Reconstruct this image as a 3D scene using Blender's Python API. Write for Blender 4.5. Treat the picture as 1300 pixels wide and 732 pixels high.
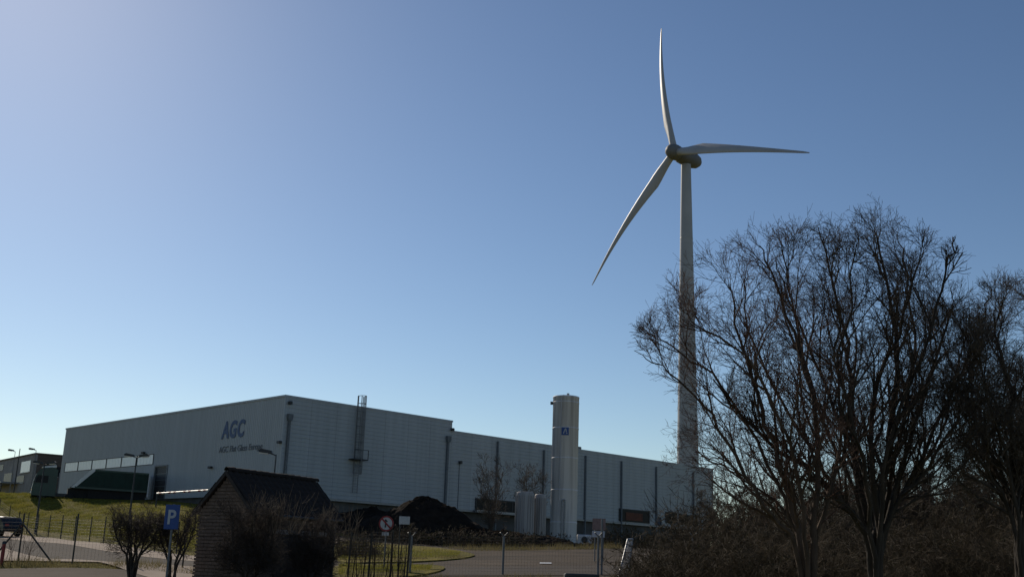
import bpy, bmesh, math, random
import numpy as np
from mathutils import Vector, Matrix
R = math.radians
sc = bpy.context.scene
for o in list(bpy.data.objects): bpy.data.objects.remove(o)
col = sc.collection

# ------------------------------------------------------------------ camera
EYE = 1.6; PITCH = R(14.33); ROLL = R(1.98); FPX = 1384.3
fw = Vector((0, math.cos(PITCH), math.sin(PITCH))); u0 = Vector((0, -math.sin(PITCH), math.cos(PITCH))); r0 = Vector((1, 0, 0))
ri = r0*math.cos(ROLL) + u0*math.sin(ROLL); up = -r0*math.sin(ROLL) + u0*math.cos(ROLL)
cd = bpy.data.cameras.new('camera'); cam = bpy.data.objects.new('camera', cd); col.objects.link(cam)
cd.sensor_width = 36; cd.lens = FPX/1300*36; cd.clip_start = .1; cd.clip_end = 6000
mw = Matrix((ri, up, -fw)).transposed().to_4x4(); mw.translation = (0, 0, EYE)
cam.matrix_world = mw; sc.camera = cam
def ray(x, y): return fw + ri*((x-650)/FPX) - up*((y-366)/FPX)
def at(x, y, Y):                     # the point of the place seen at (x, y) of the photograph, Y metres ahead
    d = ray(x, y); return Vector((0, 0, EYE)) + d*(Y/d.y)

# ------------------------------------------------------------------ light
SUN_AZ, SUN_EL = -29.0, 31.0
w = bpy.data.worlds.new('World'); sc.world = w; w.use_nodes = True
nt = w.node_tree; bg = nt.nodes['Background']; sky = nt.nodes.new('ShaderNodeTexSky')
sky.sky_type = 'NISHITA'; sky.sun_disc = False; sky.sun_elevation = R(SUN_EL); sky.sun_rotation = R(SUN_AZ)
sky.air_density = 1.0; sky.dust_density = 0.22; sky.ozone_density = 2.0; sky.altitude = 100
gm = nt.nodes.new('ShaderNodeGamma'); gm.inputs[1].default_value = 1.2
nt.links.new(sky.outputs[0], gm.inputs[0]); nt.links.new(gm.outputs[0], bg.inputs[0]); bg.inputs[1].default_value = 0.05
sl = bpy.data.lights.new('sun', 'SUN'); sl.energy = 3.1; sl.angle = R(.53); sl.color = (1, .88, .72)
so = bpy.data.objects.new('sun', sl); col.objects.link(so)
S = Vector((math.sin(R(SUN_AZ))*math.cos(R(SUN_EL)), math.cos(R(SUN_AZ))*math.cos(R(SUN_EL)), math.sin(R(SUN_EL))))
so.rotation_euler = S.to_track_quat('Z', 'Y').to_euler(); so.location = (-60, 90, 80)
vs = sc.view_settings; vs.view_transform = 'Standard'; vs.look = 'None'; vs.gamma = 1; vs.exposure = 0.07
sc.render.engine = 'CYCLES'; sc.cycles.max_bounces = 6

# ------------------------------------------------------------------ materials
def mat(name, c, rough=.7, metal=0., c2=None, scale=3., detail=5., stretch=(1, 1, 1), bump=0., bscale=None, spec=.5, lo=.35, hi=.65, coord='Object', trans=0.):
    m = bpy.data.materials.new(name); m.use_nodes = True; t = m.node_tree; b = t.nodes['Principled BSDF']
    b.inputs['Roughness'].default_value = rough; b.inputs['Metallic'].default_value = metal
    b.inputs['Specular IOR Level'].default_value = spec
    b.inputs['Base Color'].default_value = (*c, 1)
    tc = t.nodes.new('ShaderNodeTexCoord'); mp = t.nodes.new('ShaderNodeMapping'); mp.inputs['Scale'].default_value = stretch
    t.links.new(tc.outputs[coord], mp.inputs[0])
    c2 = c2 or tuple(v*.72 for v in c)
    n = t.nodes.new('ShaderNodeTexNoise'); n.inputs['Scale'].default_value = scale; n.inputs['Detail'].default_value = detail; n.inputs['Roughness'].default_value = .62
    t.links.new(mp.outputs[0], n.inputs[0])
    rp = t.nodes.new('ShaderNodeValToRGB'); rp.color_ramp.elements[0].position = lo; rp.color_ramp.elements[1].position = hi
    rp.color_ramp.elements[0].color = (*c2, 1); rp.color_ramp.elements[1].color = (*c, 1)
    t.links.new(n.outputs[0], rp.inputs[0]); t.links.new(rp.outputs[0], b.inputs['Base Color'])
    if bump:
        n2 = t.nodes.new('ShaderNodeTexNoise'); n2.inputs['Scale'].default_value = bscale or scale*6; n2.inputs['Detail'].default_value = 6
        t.links.new(mp.outputs[0], n2.inputs[0])
        bp = t.nodes.new('ShaderNodeBump'); bp.inputs['Strength'].default_value = bump; bp.inputs['Distance'].default_value = .05
        t.links.new(n2.outputs[0], bp.inputs['Height']); t.links.new(bp.outputs[0], b.inputs['Normal'])
    if trans:
        b.inputs['Subsurface Weight'].default_value = 0
        tr = t.nodes.new('ShaderNodeBsdfTranslucent'); mx = t.nodes.new('ShaderNodeMixShader'); mx.inputs[0].default_value = trans
        t.links.new(rp.outputs[0], tr.inputs[0]); t.links.new(b.outputs[0], mx.inputs[1]); t.links.new(tr.outputs[0], mx.inputs[2])
        t.links.new(mx.outputs[0], t.nodes['Material Output'].inputs[0])
    return m
M = dict(
    clad=mat('cladding', (.405, .44, .475), .5, .0, (.36, .395, .425), .25, stretch=(1, 1, .25), lo=.3, hi=.7),
    clad2=mat('cladding_side', (.40, .43, .46), .5, .0, (.355, .385, .41), .3, stretch=(1, 1, .25), lo=.3, hi=.7),
    trim=mat('trim', (.16, .18, .2), .5), steel=mat('galvanised_steel', (.33, .34, .35), .5, .6, (.24, .25, .26), 8),
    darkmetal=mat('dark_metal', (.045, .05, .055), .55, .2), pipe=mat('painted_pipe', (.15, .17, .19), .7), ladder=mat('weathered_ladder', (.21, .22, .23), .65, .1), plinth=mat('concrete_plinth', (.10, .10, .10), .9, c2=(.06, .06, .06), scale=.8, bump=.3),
    white=mat('white_paint', (.74, .74, .73), .45, c2=(.62, .62, .6), scale=1.2), nacelle=mat('turbine_grey', (.165, .17, .18), .65, c2=(.135, .14, .15), scale=.3), offwhite=mat('turbine_white', (.38, .39, .41), .5, c2=(.32, .33, .35), scale=.15),
    tank=mat('tank_paint', (.68, .67, .69), .55, c2=(.36, .355, .37), scale=.9, stretch=(2.6, 2.6, .10), lo=.28, hi=.56, detail=9),
    tankdull=mat('dull_tank_paint', (.36, .34, .335), .6, c2=(.19, .175, .17), scale=1.4, stretch=(2.6, 2.6, .15), lo=.3, hi=.6, detail=8),
    pane=mat('translucent_pane', (.9, .91, .91), .3, .05, (.8, .83, .84), 1.3, spec=.8), glass=mat('dark_glass', (.012, .014, .018), .35, spec=.15),
    blue=mat('sign_blue', (.016, .07, .27), .45, c2=(.014, .06, .235)), letter=mat('letter_blue', (.065, .115, .235), .6, c2=(.055, .10, .21)), letterdark=mat('letter_dark', (.14, .16, .195), .6),
    red=mat('sign_red', (.30, .03, .03), .55), signwhite=mat('sign_white', (.52, .53, .54), .55, c2=(.4, .41, .42)), brownpanel=mat('faded_board', (.33, .22, .19), .8, c2=(.24, .16, .14), scale=6),
    brick=mat('brick', (.18, .132, .10), .95, c2=(.13, .095, .072), scale=4, detail=8, bump=.3, bscale=30), mortar=mat('mortar', (.145, .112, .09), .95),
    tile=mat('roof_tile', (.042, .034, .03), .85, c2=(.022, .019, .018), scale=5, bump=.3, bscale=40, spec=.1), wood=mat('dark_wood', (.045, .035, .028), .8, c2=(.025, .02, .016), scale=3, stretch=(6, 6, .6)),
    bark=mat('bark', (.060, .047, .037), .95, c2=(.024, .019, .015), scale=6, bump=.6, bscale=22, stretch=(1, 1, .3)),
    bark2=mat('bark_brown', (.10, .066, .045), .95, c2=(.045, .03, .02), scale=6, bump=.6, bscale=22, stretch=(1, 1, .3)),
    twig=mat('twigs', (.062, .045, .034), .9, c2=(.036, .026, .02), scale=2), twigred=mat('reddish_twigs', (.125, .062, .040), .9, c2=(.06, .033, .024), scale=2),
    twiggrey=mat('grey_twigs', (.115, .092, .072), .9, c2=(.065, .052, .04), scale=2), twigtan=mat('tan_twigs', (.24, .18, .12), .85, c2=(.12, .09, .06), scale=3),
    bramble=mat('bramble_canes', (.095, .066, .036), .9, c2=(.04, .031, .018), scale=2), leaf=mat('bramble_leaves', (.05, .055, .018), .8, c2=(.04, .032, .015), scale=3, trans=.2, spec=.15),
    grassblade=mat('grass_blades', (.25, .225, .04), .7, c2=(.14, .15, .03), scale=.5, trans=.5), strawblade=mat('dry_grass', (.24, .19, .09), .8, c2=(.13, .12, .045), scale=.8, trans=.4),
    asphalt=mat('asphalt', (.10, .078, .057), .95, c2=(.045, .036, .028), scale=.22, detail=10, bump=.25, bscale=20, spec=.08), asphaltdark=mat('dark_asphalt', (.085, .072, .06), .95, c2=(.062, .053, .046), scale=.4, detail=10, bump=.25, bscale=20, spec=.08),
    pave=mat('pale_paving', (.33, .265, .21), .9, c2=(.24, .19, .15), scale=.7, detail=9, bump=.2, bscale=12, spec=.1), kerb=mat('kerb_stone', (.33, .31, .29), .9, c2=(.23, .21, .2), scale=3),
    soil=mat('soil', (.030, .023, .018), 1., c2=(.014, .011, .009), scale=1.3, detail=10, bump=.9, bscale=4, spec=.05),
    truckgreen=mat('truck_green', (.010, .050, .036), .4, c2=(.008, .038, .028), scale=1), tarp=mat('green_tarpaulin', (.010, .036, .025), .75, c2=(.007, .024, .017), scale=1.2), tyre=mat('tyre', (.015, .015, .015), .9),
    car=mat('car_paint', (.02, .024, .03), .25, .3), lens=mat('lamp_lens', (.75, .75, .72), .3), wall=mat('brown_brick_wall', (.135, .105, .085), .9, c2=(.085, .066, .055), scale=2, detail=8, stretch=(1, 1, 3)),
    wallgrey=mat('grey_render', (.30, .285, .27), .9, c2=(.22, .21, .2), scale=.6), rust=mat('rusty_panel', (.16, .06, .035), .9, c2=(.08, .035, .025), scale=2), doorblue=mat('door_blue', (.03, .05, .09), .6), wire=mat('fence_wire', (.11, .115, .11), .6, .3),
    fencepost=mat('fence_post', (.05, .052, .045), .7), lightpost=mat('galvanised_post', (.22, .22, .22), .6, .3),
)
def vary(m, amt, streak):
    t = m.node_tree; b = t.nodes['Principled BSDF']; src = b.inputs['Base Color'].links[0].from_socket
    oi = t.nodes.new('ShaderNodeObjectInfo'); mr = t.nodes.new('ShaderNodeMapRange'); mr.inputs[3].default_value = 1-amt; mr.inputs[4].default_value = 1+amt; t.links.new(oi.outputs['Random'], mr.inputs[0])
    g = t.nodes.new('ShaderNodeNewGeometry'); mp = t.nodes.new('ShaderNodeMapping'); mp.inputs['Scale'].default_value = (1.6, 1.6, .07); t.links.new(g.outputs['Position'], mp.inputs[0])
    n = t.nodes.new('ShaderNodeTexNoise'); n.inputs['Scale'].default_value = 1.3; n.inputs['Detail'].default_value = 7; t.links.new(mp.outputs[0], n.inputs[0])
    r2 = t.nodes.new('ShaderNodeMapRange'); r2.inputs[1].default_value = .35; r2.inputs[2].default_value = .6; r2.inputs[3].default_value = 1-streak; r2.inputs[4].default_value = 1; t.links.new(n.outputs[0], r2.inputs[0])
    ml = t.nodes.new('ShaderNodeMath'); ml.operation = 'MULTIPLY'; t.links.new(mr.outputs[0], ml.inputs[0]); t.links.new(r2.outputs[0], ml.inputs[1])
    mx = t.nodes.new('ShaderNodeMix'); mx.data_type = 'RGBA'; mx.blend_type = 'MULTIPLY'; mx.inputs[0].default_value = 1; t.links.new(src, mx.inputs[6]); t.links.new(ml.outputs[0], mx.inputs[7]); t.links.new(mx.outputs[2], b.inputs['Base Color'])
vary(M['clad'], .035, .10); vary(M['clad2'], .025, .08); vary(M['brick'], .0, .12)
def ground_mat():
    m = bpy.data.materials.new('grass_ground'); m.use_nodes = True; t = m.node_tree; b = t.nodes['Principled BSDF']; b.inputs['Roughness'].default_value = 1; b.inputs['Specular IOR Level'].default_value = .1
    g = t.nodes.new('ShaderNodeNewGeometry')
    def noise(s, d):
        n = t.nodes.new('ShaderNodeTexNoise'); n.inputs['Scale'].default_value = s; n.inputs['Detail'].default_value = d; n.inputs['Roughness'].default_value = .65; t.links.new(g.outputs['Position'], n.inputs[0]); return n
    n1, n2 = noise(.12, 8), noise(1.6, 8)
    def ramp(n, a, ca, bb, cb):
        r = t.nodes.new('ShaderNodeValToRGB'); e = r.color_ramp.elements; e[0].position = a; e[1].position = bb; e[0].color = (*ca, 1); e[1].color = (*cb, 1); t.links.new(n.outputs[0], r.inputs[0]); return r
    r1 = ramp(n1, .36, (.115, .11, .015), .62, (.21, .18, .026)); r2 = ramp(n2, .4, (.55, .5, .42), .6, (1.1, 1.06, 1))
    mx = t.nodes.new('ShaderNodeMix'); mx.data_type = 'RGBA'; mx.blend_type = 'MULTIPLY'; mx.inputs[0].default_value = 1
    t.links.new(r1.outputs[0], mx.inputs[6]); t.links.new(r2.outputs[0], mx.inputs[7]); t.links.new(mx.outputs[2], b.inputs['Base Color'])
    n3 = noise(5, 8); bp = t.nodes.new('ShaderNodeBump'); bp.inputs['Strength'].default_value = .8; bp.inputs['Distance'].default_value = .12
    t.links.new(n3.outputs[0], bp.inputs['Height']); t.links.new(bp.outputs[0], b.inputs['Normal'])
    return m
M['grass'] = ground_mat()

# ------------------------------------------------------------------ helpers
def tag(o, label=None, cat=None, group=None, kind=None):
    if label: o['label'] = label
    if cat: o['category'] = cat
    if group: o['group'] = group
    if kind: o['kind'] = kind
    return o
def link_mesh(name, me, m=None, parent=None):
    if m is not None and not me.materials: me.materials.append(m)
    o = bpy.data.objects.new(name, me); col.objects.link(o)
    if parent is not None: o.parent = parent
    return o
def thing(name, label, cat, loc=(0, 0, 0), rz=0., group=None, rot=None):
    o = bpy.data.objects.new(name, None); col.objects.link(o); o.empty_display_size = .2
    o.location = loc; o.rotation_euler = rot or (0, 0, rz)
    return tag(o, label, cat, group)
class MB:
    def __init__(s): s.v = []; s.f = []; s.sm = []
    def add(s, vs, fs, smooth=False):
        k = len(s.v); s.v += [tuple(p) for p in vs]; s.f += [tuple(i+k for i in f) for f in fs]; s.sm += [smooth]*len(fs); return s
    def box(s, a, b, mtx=None):
        (x0, y0, z0), (x1, y1, z1) = a, b
        vs = [Vector(p) for p in ((x0,y0,z0),(x1,y0,z0),(x1,y1,z0),(x0,y1,z0),(x0,y0,z1),(x1,y0,z1),(x1,y1,z1),(x0,y1,z1))]
        if mtx: vs = [mtx @ p for p in vs]
        return s.add(vs, [(0,3,2,1),(4,5,6,7),(0,1,5,4),(1,2,6,5),(2,3,7,6),(3,0,4,7)])
    def bbox(s, a, b, c=.03):          # a box with chamfered edges, standing
        (x0, y0, z0), (x1, y1, z1) = a, b
        def rg(i, z): return [(x0+i+c*(i == 0), y0+i, z), (x1-i-c*(i == 0), y0+i, z), (x1-i, y0+i+c*(i == 0), z), (x1-i, y1-i-c*(i == 0), z), (x1-i-c*(i == 0), y1-i, z), (x0+i+c*(i == 0), y1-i, z), (x0+i, y1-i-c*(i == 0), z), (x0+i, y0+i+c*(i == 0), z)]
        vs = rg(c, z0)+rg(0, z0+c)+rg(0, z1-c)+rg(c, z1)
        fs = [tuple(range(7, -1, -1)), tuple(range(24, 32))]
        for k in range(3):
            for i in range(8): fs.append((k*8+i, k*8+(i+1) % 8, k*8+8+(i+1) % 8, k*8+8+i))
        return s.add(vs, fs)
    def tube(s, p0, p1, r0, r1=None, n=8, cap=True):
        p0, p1 = Vector(p0), Vector(p1); r1 = r0 if r1 is None else r1
        d = (p1-p0).normalized(); a = d.orthogonal().normalized(); b = d.cross(a)
        vs = [p0+(a*math.cos(2*math.pi*i/n)+b*math.sin(2*math.pi*i/n))*r0 for i in range(n)]+[p1+(a*math.cos(2*math.pi*i/n)+b*math.sin(2*math.pi*i/n))*r1 for i in range(n)]
        s.add(vs, [(i, (i+1) % n, n+(i+1) % n, n+i) for i in range(n)], True)
        if cap: s.add(vs, [tuple(range(n-1, -1, -1)), tuple(range(n, 2*n))])
        return s
    def lathe(s, prof, n=24, c=(0, 0), mtx=None, smooth=True):     # prof [(r, z)]
        vs = [Vector((c[0]+r*math.cos(2*math.pi*i/n), c[1]+r*math.sin(2*math.pi*i/n), z)) for r, z in prof for i in range(n)]
        if mtx: vs = [mtx @ p for p in vs]
        fs = [(k*n+i, k*n+(i+1) % n, (k+1)*n+(i+1) % n, (k+1)*n+i) for k in range(len(prof)-1) for i in range(n)]
        s.add(vs, fs, smooth); m = len(prof)-1
        return s.add(vs, [tuple(range(n-1, -1, -1)), tuple(m*n+i for i in range(n))])
    def prism(s, prof, y0, y1, mtx=None, inset=0.):     # profile in x,z pushed along y
        n = len(prof); cx = sum(p[0] for p in prof)/n; cz = sum(p[1] for p in prof)/n
        vs = [Vector((x, y0, z)) for x, z in prof]+[Vector((x, y1, z)) for x, z in prof]
        if mtx: vs = [mtx @ p for p in vs]
        return s.add(vs, [tuple(range(n)), tuple(range(2*n-1, n-1, -1))]+[(i, n+i, n+(i+1) % n, (i+1) % n) for i in range(n)])
    def mesh(s, name):
        me = bpy.data.meshes.new(name); me.from_pydata(s.v, [], s.f); me.polygons.foreach_set('use_smooth', s.sm); me.update(); return me
    def build(s, name, m, parent=None, fix=True):
        me = s.mesh(name)
        if fix:
            b = bmesh.new(); b.from_mesh(me); bmesh.ops.recalc_face_normals(b, faces=b.faces); b.to_mesh(me); b.free()
        return link_mesh(name, me, m, parent)
def part(name, m, parent, a, b): return MB().box(a, b).build(name, m, parent)
def copy_tree(o, parent=None):
    c = o.copy(); col.objects.link(c); c.parent = parent
    for ch in [x for x in bpy.data.objects if x.parent == o]: copy_tree(ch, c)
    return c

# ------------------------------------------------------------------ terrain
ctl = [(0,0,0),(-25,0,.2),(25,0,.1),(0,-60,0),(-25,22,.85),(25,20,.6),(0,20,.5),(-8,30,.78),(-5,36,.82),(0,36,1.0),(8,26,.8),(16,28,.9),(40,40,1.2)]
def cp(x, y, Y): p = at(x, y, Y); ctl.append((p.x, p.y, p.z))
for a in [(60,731,29),(130,733,29),(0,722,36),(60,721,36),(140,722,36),(20,715.5,38),(92,716,38),(150,717,38),(0,698,57),(60,703,55),(113,711,48),(10,675,100),(38,679,94),(62,680.5,91),(100,686,81),(144,692,70),
          (30,655,112),(80,657,110),(150,664,100),(220,672,90),(0,626,128),(40,627,127),(80,629.5,126),(140,636,122),(200,641,117),(250,643,113),
          (560,693,90),(640,696,88),(720,694,92),(790,696,88),(530,702,74),(600,706,68),(700,712,58),(620,722,48),(700,731,41),(790,731,41),(540,730,41),(480,727,42),(480,700,75),(300,700,70),(230,703,62),(714,694,119),(660,688,103),(560,680,108)]: cp(*a)
ctl += [(-55,150,8),(-75,150,8),(-95,160,8),(-70,185,8),(-40,150,8),(-30,135,7.9),(-60,138,8),(-46,134,7.9),(-20,122,6.2),(-5,118,4.2),(0,150,5),(20,135,4),(40,150,4.2),(60,160,4),(30,100,3.3),(30,70,2.3),(55,90,2.6),(-100,60,1.2),(-100,110,6),(37,240,4),(0,260,4),(-150,260,6),(150,250,3),(-150,20,0),(150,40,1),
        (0,700,0),(-500,600,0),(500,600,0),(-600,0,-2),(600,0,-2),(0,1500,-5),(0,-400,-2)]
CT = np.array(ctl, float)
def rbf_fit():
    n = len(CT); D = np.hypot(CT[:, None, 0]-CT[None, :, 0], CT[:, None, 1]-CT[None, :, 1])
    A = np.zeros((n+1, n+1)); A[:n, :n] = -np.sqrt(D**2+9) + np.eye(n)*-.0; A[:n, n] = 1; A[n, :n] = 1
    return np.linalg.solve(A, np.append(CT[:, 2], 0))
RW = rbf_fit()
def hts(X, Y):
    X = np.asarray(X, float); Y = np.asarray(Y, float); out = np.full(X.shape, RW[-1])
    for (cx, cy, _), wt in zip(CT, RW): out = out - wt*np.sqrt((X-cx)**2+(Y-cy)**2+9)
    return out
def gz(x, y): return float(hts(np.array([x]), np.array([y]))[0])
def axis(lo, a, b, hi, st, n):
    l = a-(a-lo)*(np.linspace(1, 0, n, endpoint=False)**2.2); r_ = b+(hi-b)*(np.linspace(0, 1, n+1)[1:]**2.2)
    return np.concatenate([l, np.arange(a, b+.01, st), r_])
xs = axis(-900, -72, 64, 900, 1.0, 16); ys = axis(-300, 4, 172, 2600, 1.0, 18)
GX, GY = np.meshgrid(xs, ys); GZ = hts(GX, GY)
rng0 = np.random.default_rng(4); fine = (GX > -72) & (GX < 64) & (GY > 60) & (GY < 132); GZ = GZ + rng0.normal(0, .018, GZ.shape)*fine
nx, ny = len(xs), len(ys)
idx = np.arange(nx*ny).reshape(ny, nx)
F = np.stack([idx[:-1, :-1], idx[:-1, 1:], idx[1:, 1:], idx[1:, :-1]], -1).reshape(-1, 4)
me = bpy.data.meshes.new('ground'); me.from_pydata(np.stack([GX, GY, GZ], -1).reshape(-1, 3).tolist(), [], F.tolist()); me.polygons.foreach_set('use_smooth', [True]*len(F))
tag(link_mesh('ground', me, M['grass']), kind='structure')
def sheet(name, poly_rows, m, lift, kind='structure', side=0.):      # rows of world xy points laid over the terrain
    rows = [[Vector(p) for p in r] for r in poly_rows]; nr, nc = len(rows), len(rows[0])
    P = np.array([[(p.x, p.y) for p in r] for r in rows]); Z = hts(P[..., 0], P[..., 1])+lift
    mb = MB(); mb.add([(P[i, j, 0], P[i, j, 1], Z[i, j]) for i in range(nr) for j in range(nc)], [(i*nc+j, i*nc+j+1, (i+1)*nc+j+1, (i+1)*nc+j) for i in range(nr-1) for j in range(nc-1)], True)
    if side:
        ring = [(0, j) for j in range(nc)]+[(i, nc-1) for i in range(1, nr)]+[(nr-1, j) for j in range(nc-2, -1, -1)]+[(i, 0) for i in range(nr-2, 0, -1)]
        k = len(ring); vs = [(P[i, j, 0], P[i, j, 1], Z[i, j]) for i, j in ring]+[(P[i, j, 0], P[i, j, 1], Z[i, j]-side) for i, j in ring]
        mb.add(vs, [(a, (a+1) % k, k+(a+1) % k, k+a) for a in range(k)])
    o = mb.build(name, m)
    return tag(o, kind=kind)
def lerp2(a, b, t): return (a[0]+(b[0]-a[0])*t, a[1]+(b[1]-a[1])*t)
def quad(name, c00, c10, c11, c01, m, lift, nu=40, nv=24, **k):
    return sheet(name, [[lerp2(lerp2(c00, c10, i/nu), lerp2(c01, c11, i/nu), j/nv) for i in range(nu+1)] for j in range(nv+1)], m, lift, **k)
def xy(x, y, Y): p = at(x, y, Y); return (p.x, p.y)
# left: foreground lane, the road behind the fence with its pale pavements
quad('foreground_lane', (-30, 14), (-3, 14), (-3, 35.6), (-30, 35.6), M['asphalt'], .05)
def hit(x, y):                        # where the sight line meets the terrain
    d = ray(x, y); Ys = np.arange(18, 135, .25); t = Ys/d.y; z = EYE+d.z*t; X = d.x*t
    b = np.nonzero(hts(X, Ys) > z)[0]; k = b[0] if len(b) else len(Ys)-1
    return (X[k], Ys[k])
def line2(pa, pb, e0, e1):            # the straight line through two ground points, run on past both ends
    a_, b_ = hit(*pa), hit(*pb); return lerp2(a_, b_, -e0), lerp2(a_, b_, 1+e1)
E1, E2, E3 = line2((20, 677.5), (130, 690), .5, .9), line2((20, 686), (130, 699.5), .5, .8), line2((20, 701), (113, 713), .6, .7)
E4 = ((E3[0][0]+2, 38.9), (E3[1][0]+1.5, 38.9))
for nm, e0, e1, mm, lf in (('near_pavement', E4, E3, 'pave', .06), ('road', E3, E2, 'asphaltdark', .055), ('far_pavement', E2, E1, 'pave', .065)):
    quad(nm, e0[0], e0[1], e1[1], e1[0], M[mm], lf, 60, 16)
# right: the yard with its grass islands
quad('yard', (-14, 39), (26, 39), (30, 93), (-20, 93), M['asphalt'], .05, 50, 60)
q4 = [hit(*p_) for p_ in ((566, 721), (800, 719), (800, 731.5), (540, 733))]
quad('asphalt_patch', q4[3], q4[2], q4[1], q4[0], M['asphaltdark'], .065, 40, 12)
def island(outline):
    P_ = [hit(*p_) for p_ in outline]; n_ = len(P_); c = (sum(p_[0] for p_ in P_)/n_, sum(p_[1] for p_ in P_)/n_)
    out = []
    for i_ in range(n_):
        for k_ in range(4):
            t = k_/4; p0_, p1_, p2_, p3_ = P_[i_-1], P_[i_], P_[(i_+1) % n_], P_[(i_+2) % n_]
            out.append(tuple(.5*(2*p1_[q]+(p2_[q]-p0_[q])*t+(2*p0_[q]-5*p1_[q]+4*p2_[q]-p3_[q])*t*t+(3*p1_[q]-p0_[q]-3*p2_[q]+p3_[q])*t**3) for q in (0, 1)))
    out.append(out[0])
    sheet('grass_island', [[lerp2(c, p_, j_/10) for p_ in out] for j_ in range(11)], M['grass'], .12, side=.14)
    return out
isl1 = island([(430, 689), (490, 691.5), (540, 695), (580, 700), (602, 705.5), (590, 710), (550, 714), (480, 716), (430, 714)])
isl2 = island([(430, 721), (490, 719), (540, 719), (563, 722), (558, 728), (520, 735), (430, 738)])
quad('road_marking', xy(685, 718.5, 53), xy(700, 719, 53), xy(700, 718, 54.2), xy(685, 717.6, 54.2), M['white'], .085, 4, 3)
# ------------------------------------------------------------------ the glass works
a = R(44.31); C = at(363, 501.5, 110); BZ = 3.0
d1 = Vector((-math.sin(a), math.cos(a), 0)); d2 = Vector((math.cos(a), math.sin(a), 0)); E0 = Vector((0, 0, EYE))
def f1(x, y): d = ray(x, y); h = E0+d*((C-E0).dot(d2)/d.dot(d2)); return (h-C).dot(d1), h.z-BZ     # along left front, height
def f2(x, y): d = ray(x, y); h = E0+d*((C-E0).dot(d1)/d.dot(d1)); return (h-C).dot(d2), h.z-BZ     # along right front
FB = thing('factory_hall', 'long pale grey metal clad factory hall with a company name and stepped roof', 'factory', (C.x, C.y, BZ), a)
HT, HL, DADO, L1, SH, SL = C.z-BZ, 13.6, 4.85, 52.9, 22.6, 74.0
core = MB(); core.box((.12, .12, DADO), (SH-.05, L1-.12, HT-.15)); core.box((SH-.04, .12, DADO), (SL-.12, L1-.12, HL-.15)); core.build('wall_core', M['trim'], FB)
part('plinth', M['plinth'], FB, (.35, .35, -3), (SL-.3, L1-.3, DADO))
part('roof', M['trim'], FB, (.1, .1, HT-.15), (SH, L1-.1, HT-.06)); part('roof', M['trim'], FB, (SH+.01, .1, HL-.15), (SL-.1, L1-.1, HL-.06))
def vpanel(wd, h, k):     # vertical ribbed sheet, in x, facing -y
    pts = []; rb = wd/k
    for i in range(k):
        x = i*rb; pts += [(x, 0), (x+rb*.62, 0), (x+rb*.70, -.03), (x+rb*.92, -.03)]
    pts.append((wd, 0)); vs = [(x, y, 0) for x, y in pts]+[(x, y, h) for x, y in pts]; n = len(pts)
    return MB().add(vs, [(i, i+1, n+i+1, n+i) for i in range(n-1)]).mesh('cladding_panel')
def hpanel(wd, h, k):
    pts = []; rb = h/k
    for i in range(k): z = i*rb; pts += [(z, -.0), (z+rb*.12, -.03), (z+rb*.84, -.045), (z+rb*.9, -.0)]
    pts.append((h, 0)); n = len(pts)
    vs = [(.012, y, z) for z, y in pts]+[(wd-.012, y, z) for z, y in pts]
    return MB().add(vs, [(i, n+i, n+i+1, i+1) for i in range(n-1)]).mesh('cladding_panel')
def put(me, m, loc, rz=0.):
    if not me.materials: me.materials.append(m)
    o = bpy.data.objects.new(me.name.split('.')[0], me); col.objects.link(o); o.parent = FB; o.location = loc; o.rotation_euler = (0, 0, rz); return o
# left front: the window band and the doorway interrupt the sheets
s_w0, z_w0 = 26.9, 11.85-BZ; s_w1, z_w1 = 51.7, 13.12-BZ; s_d0, s_d1, z_d1 = 23.2, 26.3, 11.7-BZ
edges = list(np.linspace(0, s_d0, 12))+[s_d1+.05, s_w0]+list(np.linspace(s_w0, s_w1, 13))[1:]+[L1]
n1m = {}
def vp(s0, s1, z0, z1):
    key = (round(s1-s0, 3), round(z1-z0, 3))
    if key not in n1m: n1m[key] = vpanel(s1-s0, z1-z0, max(2, round((s1-s0)/.35)))
    put(n1m[key], M['clad2'], (0, s1, z0), -math.pi/2)
for s0, s1 in zip(edges[:-1], edges[1:]):
    m_ = (s0+s1)/2
    if s_w0 < m_ < s_w1: vp(s0, s1, DADO, z_w0); vp(s0, s1, z_w1, HT)
    elif s_d0 < m_ < s_d1: vp(s0, s1, z_d1, HT)
    else: vp(s0, s1, DADO, HT)
for i in range(6):
    s0 = s_w0+(s_w1-s_w0)*i/6; s1 = s_w0+(s_w1-s_w0)*(i+1)/6
    fr = MB(); fr.box((-.06, s0, z_w0), (.1, s1, z_w0+.07)); fr.box((-.06, s0, z_w1-.07), (.1, s1, z_w1)); fr.box((-.07, s0-.0, z_w0+.075), (.1, s0+.07, z_w1-.075)); fr.box((-.065, s1-.06, z_w0+.075), (.1, s1-.01, z_w1-.075))
    wo = fr.build('window', M['darkmetal'], FB)
    for j in range(5):
        y0 = s0+.085+(s1-s0-.16)*j/5; y1 = y0+(s1-s0-.16)/5-.04
        part('pane', M['pane'], wo, (-.02, y0, z_w0+.08), (.03, y1, z_w1-.08))
dr = part('doorway', M['darkmetal'], FB, (.15, s_d0+.05, DADO), (.25, s_d1-.05, z_d1))
fr = MB(); fr.box((-.08, s_d0-.05, DADO), (.12, s_d0+.12, z_d1)); fr.box((-.08, s_d1-.12, DADO), (.12, s_d1+.05, z_d1)); fr.box((-.075, s_d0+.13, z_d1-.15), (.12, s_d1-.13, z_d1+.03)); fr.build('door_frame', M['trim'], dr)
for k in range(5): part('slat', M['darkmetal'], dr, (.1, s_d0+.15, DADO+.05+k*.72), (.148, s_d1-.15, DADO+.70+k*.72))
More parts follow.
